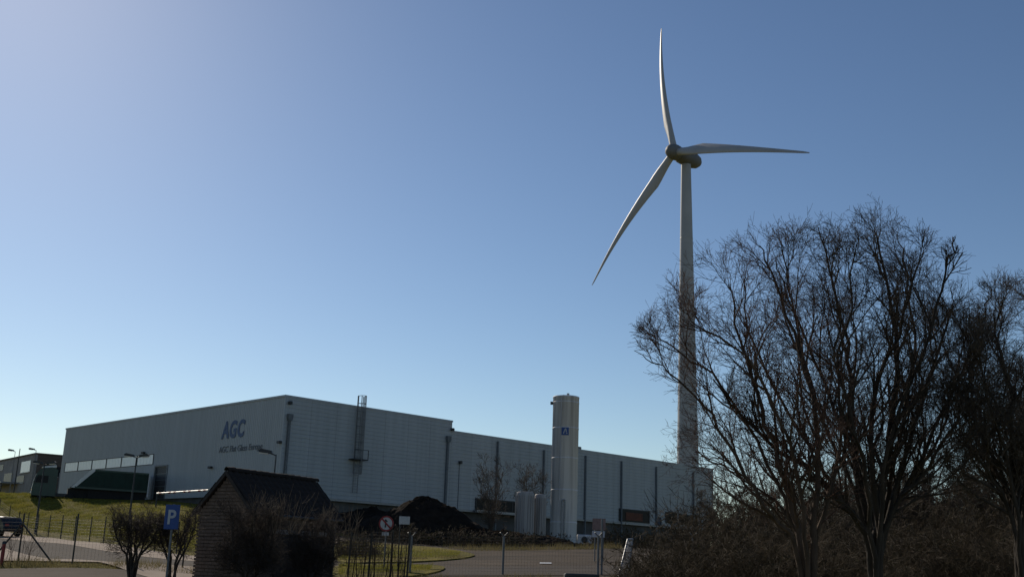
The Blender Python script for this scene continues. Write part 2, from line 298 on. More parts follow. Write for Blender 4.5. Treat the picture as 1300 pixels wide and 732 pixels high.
# right front: horizontal planks in bays
hp1 = hpanel(SH/7, HT-DADO, 24); hp2 = hpanel((SL-SH)/16, HL-DADO, 21)
for i in range(7): put(hp1, M['clad'], (i*SH/7, 0, DADO))
for i in range(16): put(hp2, M['clad'], (SH+i*(SL-SH)/16, 0, DADO))
tr = MB(); tr.box((-.09, -.09, HT-.14), (SH+.06, -.045, HT+.06)); tr.box((-.09, -.04, HT-.14), (-.045, L1+.05, HT+.06)); tr.build('roof_edge', M['clad'], FB)
MB().box((SH+.07, -.085, HL-.13), (SL+.05, -.045, HL+.05)).build('roof_edge', M['clad'], FB)
MB().box((SH-.04, .0, HL-.1), (SH+.03, L1, HT+.03)).build('roof_step', M['clad'], FB)
MB().box((-.05, -.055, DADO), (.05, .03, HT-.15)).build('corner_trim', M['clad'], FB)
MB().box((SL-.05, -.05, DADO), (SL+.04, .4, HL-.15)).build('corner_trim', M['trim'], FB)
MB().box((.05, -.22, DADO-.22), (SL, .33, DADO-.02)).build('base_sill', M['steel'], FB)
def downpipe(x, ytop, hopper, wd=.16):
    s, z = f2(x, ytop); mb = MB(); mb.box((s-wd, -.30, 1.2), (s+wd, -.05, z))
    p = mb.build('downpipe', M['pipe'], FB)
    if hopper: MB().prism([(s-.18, z+.01), (s+.18, z+.01), (s+.28, z+.35), (s+.28, z+.7), (s-.28, z+.7), (s-.28, z+.35)], -.42, -.05).build('hopper', M['pipe'], p)
for x, y, h in ((366.2, 534, 1), (567.5, 561, 1), (631, 560, 0), (689.6, 571, 0), (742.4, 578, 0), (788, 585, 0), (832, 592, 0), (879, 599, 0)): downpipe(x, y, h, .12 if h else .08)
for x, y in ((367, 511), (573, 545), (583, 586.5)):
    s, z = f2(x, y); MB().bbox((s-.18, -.42, z-.16), (s+.18, -.05, z+.16), .05).build('wall_lamp', M['darkmetal'], FB)
s, z = f2(583, 586.5); part('conduit', M['trim'], FB, (s-.035, -.1, DADO), (s+.035, -.045, z-.17))
for x, y in ((357, 561), (184, 574.5), (269, 593)):
    s, z = f1(x, y); MB().bbox((-.4, s-.28, z-.12), (-.05, s+.28, z+.12), .04).build('wall_lamp', M['darkmetal'], FB)
# caged ladder
s, zt = f2(455.5, 516)
lad = MB()
for q in (-.3, .3): lad.box((s+q-.03, -.34, 5.6), (s+q+.03, -.28, zt+1.1))
for k in range(33): lad.box((s-.28, -.33, 5.7+k*.29), (s+.28, -.29, 5.73+k*.29))
lo = lad.build('ladder', M['ladder'], FB)
cg = MB()
for k in range(11):
    z = 7.6+k*.82
    ps = [Vector((s+.42*math.cos(t), -.34-.75*math.sin(t), z)) for t in np.linspace(math.pi, 0, 7)]
    for p, q in zip(ps[:-1], ps[1:]): cg.tube(p, q, .035, n=4, cap=False)
for t in np.linspace(math.pi, 0, 5): cg.box((s+.42*math.cos(t)-.03, -.34-.75*math.sin(t)-.03, 7.6), (s+.42*math.cos(t)+.03, -.34-.75*math.sin(t)+.03, zt+1.1))
cg.build('safety_cage', M['ladder'], lo)
MB().box((s-.9, -1.1, 9.0), (s+.9, -.05, 9.12)).box((s-.9, -1.1, 9.12), (s-.84, -1.04, 10.1)).box((s+.84, -1.1, 9.12), (s+.9, -1.04, 10.1)).box((s-.84, -1.09, 10.04), (s+.84, -1.05, 10.1)).build('platform', M['darkmetal'], lo)
# openings low on the right front
def opening(name, xa, ya, xb, yb, m, dep=.12):
    s0, z1 = f2(xa, ya); s1, z0 = f2(xb, yb)
    o = part(name, m, FB, (s0, -dep, z0), (s1, .05, z1))
    t = MB(); t.box((s0-.12, -dep-.05, z1+.0), (s1+.12, .05, z1+.14)); t.box((s0-.12, -dep-.05, z0), (s0-.01, .05, z1-.01)); t.box((s1+.01, -dep-.05, z0), (s1+.12, .05, z1-.01)); t.build('frame', M['darkmetal'], o)
    return o, s0, s1, z0, z1
o, s0, s1, z0, z1 = opening('dock_window', 604, 633, 658, 651, M['glass'])
for k in range(1, 6): part('mullion', M['darkmetal'], o, (s0+(s1-s0)*k/6-.05, -.16, z0), (s0+(s1-s0)*k/6+.05, -.123, z1))
s0, z0 = f2(600, 653); MB().box((s0, -.75, 4.62), (s0+11.5, -.4, 4.9)).build('dock_beam', M['steel'], FB)
o, s0, s1, z0, z1 = opening('gate_opening', 786, 646, 823, 664, M['glass'])
part('rusty_panel', M['rust'], o, (s0+1.2, -.17, z0+.2), (s1-1.4, -.123, z1-.3))
opening('blue_door', 833, 657, 838, 668, M['doorblue'])
opening('side_window', 845, 650, 858, 664, M['glass'])
o, s0, s1, z0, z1 = opening('side_window', 862, 653, 884, 667, M['glass'])
# roof bits
s, z = f2(743, 570.5); MB().bbox((s-.45, 1.0, HL-.06), (s+.45, 2.0, HL+.55), .08).build('roof_vent', M['trim'], FB)
# lettering
def lettering(name, body, size, bold, m, s_left, s_right, zbase, cap, shear=.12):
    cu = bpy.data.curves.new('t', 'FONT'); cu.body = body; cu.size = 1; cu.extrude = .02; cu.offset = bold; cu.shear = shear; cu.resolution_u = 3
    to = bpy.data.objects.new('t', cu); col.objects.link(to); bpy.context.view_layer.update()
    me = bpy.data.meshes.new_from_object(to.evaluated_get(bpy.context.evaluated_depsgraph_get())); bpy.data.objects.remove(to)
    co = np.empty(len(me.vertices)*3); me.vertices.foreach_get('co', co); co = co.reshape(-1, 3)
    x0, x1 = co[:, 0].min(), co[:, 0].max(); h = .69
    u = s_left-(co[:, 0]-x0)/(x1-x0)*(s_left-s_right); zz = zbase+co[:, 1]/h*cap; xx = -.035-(co[:, 2]+.02)*.8
    me.vertices.foreach_set('co', np.stack([xx, u, zz], -1).ravel()); me.update(); me.name = name; me.materials.clear()
    return link_mesh(name, me, m, FB)
sA, zA = f1(281, 556); sC, zC = f1(312, 533.5); wl = (sA-sC)
zb = f1(296, 554.5)[1]
lettering('letter', 'A', 1, .035, M['letter'], sA, sA-wl*.335, zb, 1.72); lettering('letter', 'G', 1, .035, M['letter'], sA-wl*.355, sA-wl*.665, zb, 1.72); lettering('letter', 'C', 1, .035, M['letter'], sA-wl*.70, sC, zb, 1.72)
sa, za = f1(278, 574); sb, zb2 = f1(333, 571)
lettering('name_lettering', 'AGC Flat Glass Europe', 1, .004, M['letterdark'], sa, sb, f1(300, 572.5)[1], .66)

# ------------------------------------------------------------------ office building on the left
o0 = at(46, 576, 172); ang = R(38)
OB = thing('office_building', 'low brown and grey office building at the far left behind the green cab', 'building', (o0.x, o0.y, 7.5), ang)
hh = o0.z-7.5
part('wall', M['wallgrey'], OB, (0, .02, -2), (.3, 30, hh)); part('wall', M['wall'], OB, (.31, 0, -2), (22, 30, hh-.02))
MB().box((-.12, -.12, hh+.0), (22.1, 30, hh+.22)).build('roof', M['wall'], OB)
def ob1(x, y): d = ray(x, y); nn = Vector((math.cos(ang), math.sin(ang), 0)); h = E0+d*((o0-E0).dot(nn)/d.dot(nn)); return (h-o0).dot(Vector((-math.sin(ang), math.cos(ang), 0))), h.z-7.5
for xa, ya, xb, yb, mm in ((28, 586, 37.5, 598, 'pane'), (6, 601, 15, 611, 'glass'), (0, 590, 4, 596, 'glass'), (-14, 601, -4, 612, 'glass'), (22, 604, 30, 612, 'glass')):
    y1, z1 = ob1(xa, ya); y0, z0 = ob1(xb, yb)
    wo = part('window', M[mm], OB, (-.05, min(y0, y1), min(z0, z1)), (.0, max(y0, y1), max(z0, z1)))
    part('sill', M['steel'], wo, (-.14, min(y0, y1)-.1, min(z0, z1)-.12), (0, max(y0, y1)+.1, min(z0, z1)-.01))
y0, z0 = ob1(23, 613); part('canopy', M['steel'], OB, (-2.6, y0, z0-.1), (-.02, y0+14, z0+.15))
for k in range(4): part('canopy_post', M['darkmetal'], OB, (-2.5, y0+.2+k*4, -1.5), (-2.36, y0+.34+k*4, z0-.1))
for x0 in (3, 7.5, 12):
    wo = part('window', M['glass'], OB, (x0, -.05, hh-3.2), (x0+2.6, -.01, hh-1.7)); part('sill', M['steel'], wo, (x0-.1, -.12, hh-3.32), (x0+2.7, -.012, hh-3.21))

# ------------------------------------------------------------------ wind turbine
psi, tilt, ph0, RB = R(233), R(5), R(14), 39.0
hub = at(856, 193, 240)
ax = Vector((math.sin(psi)*math.cos(tilt), math.cos(psi)*math.cos(tilt), math.sin(tilt))); hz = Vector((math.cos(psi), -math.sin(psi), 0)); vt = hz.cross(ax).normalized()
if vt.z < 0: vt = -vt
tw = hub - Vector((ax.x, ax.y, 0)).normalized()*3.9; tz = gz(tw.x, tw.y)
WT = thing('wind_turbine', 'tall white three bladed wind turbine rising behind the factory', 'wind turbine', (tw.x, tw.y, tz))
base = Vector((tw.x, tw.y, tz))
Hn = hub.z-2.2-tz
MB().lathe([(2.75-1.6*t, Hn*t) for t in np.linspace(0, 1, 12)], 40).build('tower', M['offwhite'], WT)

for t in (.27, .55, .8): r_ = 2.75-1.6*t; MB().lathe([(r_+.0, Hn*t-.12), (r_+.03, Hn*t-.1), (r_+.03, Hn*t+.1), (r_, Hn*t+.12)], 40).build('flange', M['offwhite'], WT)

def axm(): return Matrix((hz, vt, ax)).transposed().to_4x4()
A4 = axm(); A4.translation = hub-base
MB().lathe([(.05, 2.3), (.8, 2.15), (1.35, 1.7), (1.72, .9), (1.85, 0), (1.8, -.9), (1.6, -1.3)], 28, mtx=A4).build('hub', M['nacelle'], WT)
nb = MB()
ns = [(-1.35, 1.55), (-2.2, 1.95), (-4.0, 2.05), (-6.2, 1.95), (-7.6, 1.55), (-8.4, .9), (-8.6, .1)]
nb.lathe([(r_, z_) for z_, r_ in ns], 28, mtx=A4 @ Matrix.Diagonal((1, .98, 1, 1)))
nc = nb.build('nacelle', M['nacelle'], WT)
mm_ = MB(); pm = hub-base-ax*7+vt*1.8; mm_.tube(pm, pm+Vector((0, 0, 1.3)), .05, n=5); mm_.build('wind_vane', M['darkmetal'], nc)
for k in range(3):
    p = ph0+k*2*math.pi/3; b = hz*math.sin(p)+vt*math.cos(p); tdir = b.cross(ax).normalized()   # chord direction in rotor plane
    secs = []; n = 16; NS = 26
    vs = []
    for i in range(NS):
        t = i/(NS-1); rr = 1.2+(RB-1.2)*t
        if t < .2: q = t/.2; ch = 1.75+(3.0-1.75)*(q*q*(3-2*q))
        else: q = (t-.2)/.8; ch = 3.0*(1-q)+.4*q - .9*q*(1-q)
        if t > .97: ch *= .55
        th = 1.75*(1-t/.2)+.85*(t/.2) if t < .2 else .85*(1-(t-.2)/.8)+.07
        tw_ = R(16)*(1-t)**2+R(5)
        bend = ax*(-2.0*t*t+1.4*math.sin(math.pi*t)*.6)
        cdir = tdir*math.cos(tw_)+ax*math.sin(tw_); ndir = cdir.cross(b)
        off = min(1, t/.2)*.22
        for j in range(n):
            an = 2*math.pi*j/n; cx = math.cos(an)*.5; sy = math.sin(an)*.5
            if t > .06: sy *= (1-.55*min(1, t/.2)*max(0.0, -cx*2)**1.2)
            vs.append((hub-base)+b*rr+bend+cdir*((cx-off)*ch)+ndir*(sy*th))
    fs = [(i*n+j, i*n+(j+1) % n, (i+1)*n+(j+1) % n, (i+1)*n+j) for i in range(NS-1) for j in range(n)]
    mb = MB(); mb.add(vs, fs, True); mb.add(vs[-n:], [tuple(range(n))]); mb.add(vs[:n], [tuple(range(n))])
    mb.build('blade', M['offwhite'], WT)

# ------------------------------------------------------------------ tanks
p = at(714.5, 695, 118); sx, sy = p.x+.02, 118.
sz = gz(sx, sy)-.05; top = at(719, 503, 118).z; SR = 1.42; H = top-sz
TK = thing('gas_tank', 'tall pale cylindrical gas storage tank with blue square emblem', 'tank', (sx, sy, sz))
MB().lathe([(SR*.98, .0), (SR*.98, 1.4), (SR, 1.45), (SR, H-.22), (SR+.03, H-.2), (SR+.03, H-.08), (SR*.97, H-.04), (SR*.6, H+.05), (.05, H+.09)], 48).build('body', M['tank'], TK)
for t in (.16, .37, .58, .78, .955): MB().lathe([(SR, H*t-.07), (SR+.022, H*t-.05), (SR+.022, H*t+.05), (SR, H*t+.07)], 48).build('weld_band', M['tank'], TK)
MB().lathe([(SR*1.12, -.5), (SR*1.12, .25), (SR*1.05, .3)], 32).build('base_ring', M['steel'], TK)
vd = (Vector((0, 0, 0))-Vector((sx, sy, 0))).normalized(); sd = Vector((-vd.y, vd.x, 0))      # towards the camera, and across to the right of it
def onsk(u, r=0.): q = u/SR; return sd*u + vd*(math.sqrt(max(0, 1-q*q))*SR+r)
for u in (-.5,):
    q = onsk(u, .07); MB().tube(q+Vector((0, 0, 3.2)), q+Vector((0, 0, H-.35)), .035, n=6).build('riser_pipe', M['tank'], TK)
q = onsk(-.2, .06); mb = MB(); mb.tube(q+Vector((0, 0, .8)), q+Vector((0, 0, H*.30)), .09, n=8); mb.tube(q+Vector((0, 0, H*.30)), onsk(.1, .06)+Vector((0, 0, H*.305)), .09, n=8); mb.tube(onsk(.1, .06)+Vector((0, 0, H*.305)), onsk(.1, .06)+Vector((0, 0, .8)), .09, n=8); mb.build('drain_loop', M['steel'], TK)
MB().box((-.14, -.14, 0), (.14, .14, .3), Matrix.Translation(onsk(-SR+.02, .0)+sd*-.16+Vector((0, 0, H-.95)))).build('valve_box', M['darkmetal'], TK)
rl = MB()
for i in range(10):
    an = 2*math.pi*i/10; q = Vector((math.cos(an)*SR*.8, math.sin(an)*SR*.8, H-.15)); rl.tube(q, q+Vector((0, 0, .16)), .06, n=5)
rl.tube((0.2, 0, H), (.2, 0, H+.35), .14, n=8); rl.build('top_fittings', M['steel'], TK)
# emblem: a blue square with a white slanted mark
em = thing('x', None, None); bpy.data.objects.remove(em)
ez = at(719.5, 547, 116.6).z-sz; u0_, u1_ = -.42, .36
def curved(mb, poly, r):
    k = len(poly); vs = [onsk(u, r)+Vector((0, 0, z)) for u, z in poly]+[onsk(u, r-.02)+Vector((0, 0, z)) for u, z in poly]
    mb.add(vs, [tuple(range(k)), tuple(range(2*k-1, k-1, -1))]+[(i, (i+1) % k, k+(i+1) % k, k+i) for i in range(k)])
mb = MB()
for i in range(6):
    ua = u0_+(u1_-u0_)*i/6; ub = u0_+(u1_-u0_)*(i+1)/6; curved(mb, [(ua, ez-.42), (ub, ez-.42), (ub, ez+.42), (ua, ez+.42)], .03)
eo = mb.build('emblem', M['blue'], TK)
mb = MB(); curved(mb, [(-.27, ez-.27), (-.17, ez-.27), (.02, ez+.30), (-.06, ez+.30)], .055); curved(mb, [(-.02, ez+.30), (.06, ez+.30), (.14, ez-.1), (.05, ez-.1)], .055); curved(mb, [(.07, ez-.27), (.22, ez-.27), (.22, ez-.18), (.07, ez-.18)], .055)
mb.build('emblem_mark', M['signwhite'], eo)
def small_tank(px, Y, rad, ytop, label):
    q = at(px, 682, Y); z = gz(q.x, Y)-.05; h = at(px, ytop, Y).z-z
    t = thing('upright_tank', label, 'tank', (q.x, Y, z), group='small upright tanks beside the gas tank')
    MB().lathe([(rad*.98, .25), (rad, .35), (rad, h-.14), (rad*.95, h-.04), (rad*.8, h), (.04, h+.03)], 28).build('body', M['tankdull'], t)
    for i in range(9):
        an = -math.pi+math.pi*i/8; c, s_ = math.cos(an)*rad, math.sin(an)*rad
        MB().tube((c*1.04, s_*1.04, .3), (c*1.04, s_*1.04, h-.35), .06, n=6).build('stiffener', M['tankdull'], t)
    MB().lathe([(rad*1.05, -.4), (rad*1.05, .24)], 20).build('foot', M['steel'], t)
small_tank(665, 102, .80, 624, 'wider pale ribbed upright tank left of its narrower twin'); small_tank(684.5, 103, .50, 627, 'narrower pale upright tank between the wide one and the tall gas tank')
q = at(742, 692, 112); PU = thing('pump_unit', 'pale boxy pump unit at the foot of the gas tank', 'pump', (q.x, 112, gz(q.x, 112)))
MB().bbox((-.75, -.5, .25), (.75, .5, 1.25), .06).build('housing', M['tank'], PU); MB().lathe([(.32, -.05), (.32, .05)], 16, mtx=Matrix.Translation((-.05, -.52, .75)) @ Matrix.Rotation(math.pi/2, 4, 'X')).build('fan', M['darkmetal'], PU)
for x_ in (-.6, .6): part('foot', M['darkmetal'], PU, (x_-.08, -.4, -.1), (x_+.08, .4, .25))

# ------------------------------------------------------------------ soil heap and rough bank
def heap(name, cx, cy, rx, ry, h, label, cat, m, seed, pts=None):
    rg = random.Random(seed); n, k = 110, 34; vs = []; z0 = gz(cx, cy); ph = [rg.uniform(0, 6.3) for _ in range(6)]
    for j in range(k+1):
        t = j/k
        for i in range(n):
            an = 2*math.pi*i/n; rr = 1+.10*math.sin(2*an+ph[0])+.06*math.sin(5*an+ph[1])
            x, y = cx+rx*t*rr*math.cos(an), cy+ry*t*rr*math.sin(an)
            pz = h*(max(0, 1-t)**1.0*.75+.25*math.cos(t*math.pi/2)) + (rg.gauss(0, .06)+.10*math.sin(x*4.1+ph[3])*math.sin(y*3.7+ph[4])+.12*math.sin(x*1.7+ph[2])*math.sin(y*1.9))*(t < .95)
            vs.append((x, y, gz(x, y)-.15*(t > .9)+pz))
    mb = MB(); mb.add(vs, [(j*n+i, j*n+(i+1) % n, (j+1)*n+(i+1) % n, (j+1)*n+i) for j in range(k) for i in range(n)], True)
    return tag(mb.build(name, m), label, cat)
q = at(543, 640, 97); heap('soil_heap', q.x, 97, 6.4, 5.0, at(543, 627, 97).z-gz(q.x, 97)-.1, 'tall dark heap of soil in front of the long factory wall', 'soil heap', M['soil'], 3)
q = at(470, 655, 101); heap('soil_heap', q.x, 101, 6.5, 4, 2.2, 'low dark soil heap just right of the brick hut roof', 'soil heap', M['soil'], 5)
q = at(610, 680, 93); heap('soil_bank', q.x, 93, 9.5, 2.6, 1.35, 'long low brown bank of earth and scrub along the far yard edge', 'earth bank', M['soil'], 8)

# ------------------------------------------------------------------ brick hut
pk = at(288, 596, 34); pe = at(400, 607, 37.5); rd = Vector((pe.x-pk.x, pe.y-pk.y, 0)); HLn = rd.length; hrz = math.atan2(rd.y, rd.x)
hx, hy = pk.x+rd.x/HLn*.12, pk.y+rd.y/HLn*.12; hzg = gz(hx+1, hy+1)-.1
HU = thing('brick_hut', 'small brick hut with a dark tiled gable roof', 'hut', (hx, hy, hzg), hrz)
rz_ = pk.z-hzg; ez_ = at(245, 649, 34.4).z-hzg+.05; hw = 1.12; LW = HLn-.24
slope = (rz_-ez_)/1.26
# core walls
MB().prism([(-hw+.02, -.5), (hw-.02, -.5), (hw-.02, ez_+.02), (0, rz_-.16), (-hw+.02, ez_+.02)], .02, LW-.02, Matrix.Rotation(math.pi/2, 4, 'Z') @ Matrix.Diagonal((-1, -1, 1, 1)) @ Matrix.Diagonal((1, 1, 1, 1)) if False else Matrix(((0, 1, 0, 0), (1, 0, 0, 0), (0, 0, 1, 0), (0, 0, 0, 1)))).build('wall', M['mortar'], HU)
rg = random.Random(11)
def bricks(face):
    mb = MB(); ch, bl = .105, .29; k = 0; z = 0.
    while z < rz_-.2:
        half = hw if z+ch < ez_ else max(0, (rz_-.14-(z+ch))/slope)
        if face == 'gable': lo, hi = -min(half, hw), min(half, hw)
        else: lo, hi = .02, LW-.02
        if face != 'gable' and z+ch > ez_: break
        x = lo-(bl/2 if k % 2 else 0)
        while x < hi-.03:
            x0, x1 = max(lo, x+.006), min(hi, x+bl-.006); j = rg.uniform(-.006, .006)
            if face == 'side' and 1.05 < (x0+x1)/2 < 3.35 and z < 1.62: x += bl; continue
            if x1-x0 > .03:
                if face == 'gable': mb.box((-.035+j, x0, z+.012), (.03, x1, z+ch-.012))
                else: mb.box((x0, -hw-.035+j, z+.012), (x1, -hw+.03, z+ch-.012))
            x += bl
        z += ch; k += 1
    return mb
tag(bricks('gable').build('brickwork', M['brick'], HU), kind='stuff'); tag(bricks('side').build('brickwork', M['brick'], HU), kind='stuff')
dr = part('door', M['wood'], HU, (1.1, -hw-.012, 0), (3.3, -hw+.03, 1.58))
part('lintel', M['kerb'], dr, (1.0, -hw-.055, 1.62), (3.4, -hw-.031, 1.76))
for k in range(8): part('board', M['wood'], dr, (1.12+k*.272, -hw-.03, .02), (1.375+k*.272, -hw-.013, 1.56))
# roof
RF = MB(); e = 1.26
for sgn in (-1, 1): RF.add([(-.12, 0, rz_-.05), (HLn-.12, 0, rz_-.05), (HLn-.12, sgn*e, ez_-.06), (-.12, sgn*e, ez_-.06), (-.12, 0, rz_-.10), (HLn-.12, 0, rz_-.10), (HLn-.12, sgn*e, ez_-.11), (-.12, sgn*e, ez_-.11)], [(0,1,2,3),(4,7,6,5),(0,4,5,1),(1,5,6,2),(2,6,7,3),(3,7,4,0)])
ro = RF.build('roof', M['wood'], HU)
tw_, te = .265, .25
pr = [(0, .0), (.06, .03), (.12, .035), (.18, .012), (.22, .0), (.27, .012)]
mb = MB(); n = len(pr); mb.add([(x, 0, z) for x, z in pr]+[(x, -te*1.25, z-.012) for x, z in pr]+[(x, -te*1.25, z-.032) for x, z in pr], [(i, n+i, n+i+1, i+1) for i in range(n-1)]+[(n+i, 2*n+i, 2*n+i+1, n+i+1) for i in range(n-1)], False)
tme = mb.mesh('roof_tile'); tme.materials.append(M['tile'])
sa_ = math.atan(slope); nr = 7; nc_ = int(HLn/tw_)
for sgn in (-1, 1):
    for j in range(nr):
        for i in range(nc_+1):
            d_ = .06+j*te; o = bpy.data.objects.new('roof_tile', tme); col.objects.link(o); o.parent = ro
            yy = -d_*math.cos(sa_); zz = rz_-.01-d_*math.sin(sa_)+.012
            if sgn < 0: o.location = (-.13+i*tw_*.985+rg.uniform(-.006, .006), yy, zz+rg.uniform(0, .012)); o.rotation_euler = (sa_+rg.uniform(-.02, .02), 0, rg.uniform(-.015, .015))
            else: o.location = (-.13+(i+1)*tw_*.985+rg.uniform(-.006, .006), -yy, zz+rg.uniform(0, .012)); o.rotation_euler = (sa_+rg.uniform(-.02, .02), 0, math.pi)
mb = MB(); n = 7
rng_ = [(.095*math.cos(t), .095*math.sin(t)-.05) for t in np.linspace(-.2, math.pi+.2, n)]
mb.add([(0, y, z) for y, z in rng_]+[(.33, y*1.12, z*1.12+.012) for y, z in rng_]+[(.33, y*.9, z*.9) for y, z in rng_], [(i, n+i, n+i+1, i+1) for i in range(n-1)]+[(n+i, 2*n+i, 2*n+i+1, n+i+1) for i in range(n-1)], False)
rme = mb.mesh('ridge_tile'); rme.materials.append(M['tile'])
for i in range(int(HLn/.3)+1):
    o = bpy.data.objects.new('ridge_tile', rme); col.objects.link(o); o.parent = ro; o.location = (-.14+i*.3, rg.uniform(-.008, .008), rz_+.05+rg.uniform(-.008, .008)); o.rotation_euler = (0, rg.uniform(-.02, .02), 0)
for sgn in (-1, 1):
    bb = MB(); bb.add([(-.15, 0, rz_-.02), (-.15, sgn*(e+.02), ez_-.05), (-.15, sgn*(e+.02), ez_-.19), (-.15, 0, rz_-.16), (-.122, 0, rz_-.02), (-.122, sgn*(e+.02), ez_-.05), (-.122, sgn*(e+.02), ez_-.19), (-.122, 0, rz_-.16)], [(0,1,2,3),(7,6,5,4),(0,4,5,1),(1,5,6,2),(2,6,7,3),(3,7,4,0)])
    bb.build('bargeboard', M['wood'], HU)
MB().tube((-.1, -e-.05, ez_-.1), (HLn-.12, -e-.05, ez_-.1), .055, n=8).build('gutter', M['darkmetal'], HU)
MB().tube((HLn-.35, -hw-.09, -.3), (HLn-.35, -hw-.09, ez_-.15), .04, n=8).build('downpipe', M['darkmetal'], HU)

# ------------------------------------------------------------------ signs
def sign_frame(t, w_, h_, zc, back='steel'): pass
q = at(218.3, 656, 30.); g = gz(q.x, 30.)
PS = thing('parking_sign', 'blue rectangular parking sign with a white letter P', 'sign', (q.x, 30., g), R(-14))
hP = at(217.5, 640, 30).z-g; bP = at(209, 671, 30).z-g; cP = (hP+bP)/2
MB().tube((0, .05, -.4), (0, .05, hP+.02), .03, n=10).build('post', M['lightpost'], PS)
MB().bbox((-.215, -.012, bP), (.215, .012, hP), .006).build('panel', M['blue'], PS)
def flat_text(name, body, bold, m, parent, x0, x1, z0, cap, y, shear=0.):
    cu = bpy.data.curves.new('t', 'FONT'); cu.body = body; cu.size = 1; cu.extrude = .02; cu.offset = bold; cu.shear = shear; cu.resolution_u = 4
    to = bpy.data.objects.new('t', cu); col.objects.link(to); bpy.context.view_layer.update()
    me = bpy.data.meshes.new_from_object(to.evaluated_get(bpy.context.evaluated_depsgraph_get())); bpy.data.objects.remove(to)
    co = np.empty(len(me.vertices)*3); me.vertices.foreach_get('co', co); co = co.reshape(-1, 3); a_, b_ = co[:, 0].min(), co[:, 0].max()
    me.vertices.foreach_set('co', np.stack([x0+(co[:, 0]-a_)/(b_-a_)*(x1-x0), y-(co[:, 2]+.02)*.15, z0+co[:, 1]/.69*cap], -1).ravel()); me.update(); me.name = name; me.materials.clear()
    return link_mesh(name, me, m, parent)
flat_text('letter', 'P', .02, M['signwhite'], PS, -.11, .13, bP+.14, hP-bP-.28, -.014)
q = at(490.5, 664, 43); g = gz(q.x, 43); zc = q.z-g
NS_ = thing('round_sign', 'round white sign with red rim and red diagonal bar', 'sign', (q.x, 43, g), R(-8))
MB().tube((0, .04, -.3), (0, .04, zc+.3), .03, n=8).build('post', M['lightpost'], NS_)
RX = Matrix.Translation((0, 0, zc)) @ Matrix.Rotation(math.pi/2, 4, 'X')
MB().lathe([(.29, -.01), (.29, .01)], 32, mtx=RX).build('panel', M['signwhite'], NS_)
rm = MB(); n = 32
rm.add([(r_*math.cos(2*math.pi*i/n), -.014, zc+r_*math.sin(2*math.pi*i/n)) for r_ in (.295, .235) for i in range(n)], [(i, (i+1) % n, n+(i+1) % n, n+i) for i in range(n)])
rm.build('rim', M['red'], NS_); MB().box((-.26, -.022, -.032), (.26, -.016, .032), Matrix.Translation((0, 0, zc)) @ Matrix.Rotation(R(45), 4, 'Y')).build('bar', M['red'], NS_)
MB().box((-.15, -.02, zc-.46), (.13, .0, zc-.32)).build('plate', M['signwhite'], NS_)
arrow = MB(); arrow.box((-.03, -.0155, -.15), (.03, -.0145, .12), Matrix.Translation((-.03, 0, zc))); arrow.add([(-.13, -.0152, zc+.06), (.07, -.0152, zc+.06), (-.03, -.0152, zc+.18)], [(0, 1, 2)]); arrow.build('symbol', M['darkmetal'], NS_)
q = at(513.5, 660, 46); g = gz(q.x, 46); zc = q.z-g
WS = thing('notice_sign', 'small blank pale sign on a thin post beside the round sign', 'sign', (q.x, 46, g), R(6))
MB().tube((-.17, .04, -.3), (-.17, .04, zc+.2), .025, n=8).build('post', M['fencepost'], WS); MB().bbox((-.22, -.01, zc-.16), (.22, .012, zc+.16), .006).build('panel', M['signwhite'], WS)
q = at(760.5, 665, 58); g = gz(q.x, 58); zc = q.z-g
BS = thing('board_sign', 'faded pinkish board sign on two posts right of the gas tank', 'sign', (q.x, 58, g), R(-4))
for x_ in (-.2, .22): MB().tube((x_, .04, -.3), (x_, .04, zc+.25), .03, n=8).build('post', M['lightpost'], BS)
MB().bbox((-.34, -.012, zc-.28), (.34, .012, zc+.3), .006).build('panel', M['brownpanel'], BS); MB().bbox((-.36, -.012, zc-.66), (.3, .012, zc-.34), .006).build('plate', M['tank'], BS)
# ------------------------------------------------------------------ fences
def wires(mb, p, q, h, du, dz, r, z0=.06):
    p, q = Vector(p), Vector(q); L = (q-p).length; d = (q-p)/L; n = max(1, int(L/du))
    side = Vector((-d.y, d.x, 0)).normalized()
    for i in range(n+1):
        b = p+d*(L*i/n); mb.add([b-d*r+Vector((0, 0, z0)), b+d*r+Vector((0, 0, z0)), b+side*r+Vector((0, 0, z0)), b-d*r+Vector((0, 0, h)), b+d*r+Vector((0, 0, h)), b+side*r+Vector((0, 0, h))], [(0, 1, 4, 3), (1, 2, 5, 4), (2, 0, 3, 5)])
    for k in range(int((h-z0)/dz)+1):
        z = Vector((0, 0, min(h, z0+k*dz))); mb.add([p+z+Vector((0, 0, -r)), p+z+Vector((0, 0, r)), p+z-side*r*1.7, q+z+Vector((0, 0, -r)), q+z+Vector((0, 0, r)), q+z-side*r*1.7], [(0, 1, 4, 3), (1, 2, 5, 4), (2, 0, 3, 5)])
def g3(x, y): return Vector((x, y, gz(x, y)))
FN = thing('wire_fence', 'wire mesh fence with leaning braces at the lower left', 'fence', (0, 38, 0))
def wl(p): return (p.x, p.y-38, p.z)
bx = [at(x, 716, 38).x for x in (-60, 22, 91.5, 160, 232)]
wm = MB(); prev = None
for i, x in enumerate(bx):
    b = g3(x, 38); h = 1.68
    MB().tube(wl(b-Vector((0, 0, .3))), wl(b+Vector((0, 0, h))), .03, n=8).build('post', M['fencepost'], FN)
    if prev is not None: wires(wm, wl(prev), wl(b), 1.5, .12, .12, .0022)
    prev = b
wm.build('mesh', M['wire'], FN)
b = g3(bx[1], 37.95)
for dx in (1.25, -.95): MB().tube(wl(b+Vector((0, 0, 1.35))), wl(g3(bx[1]+dx, 37.9)), .032, n=6).build('brace', M['fencepost'], FN)
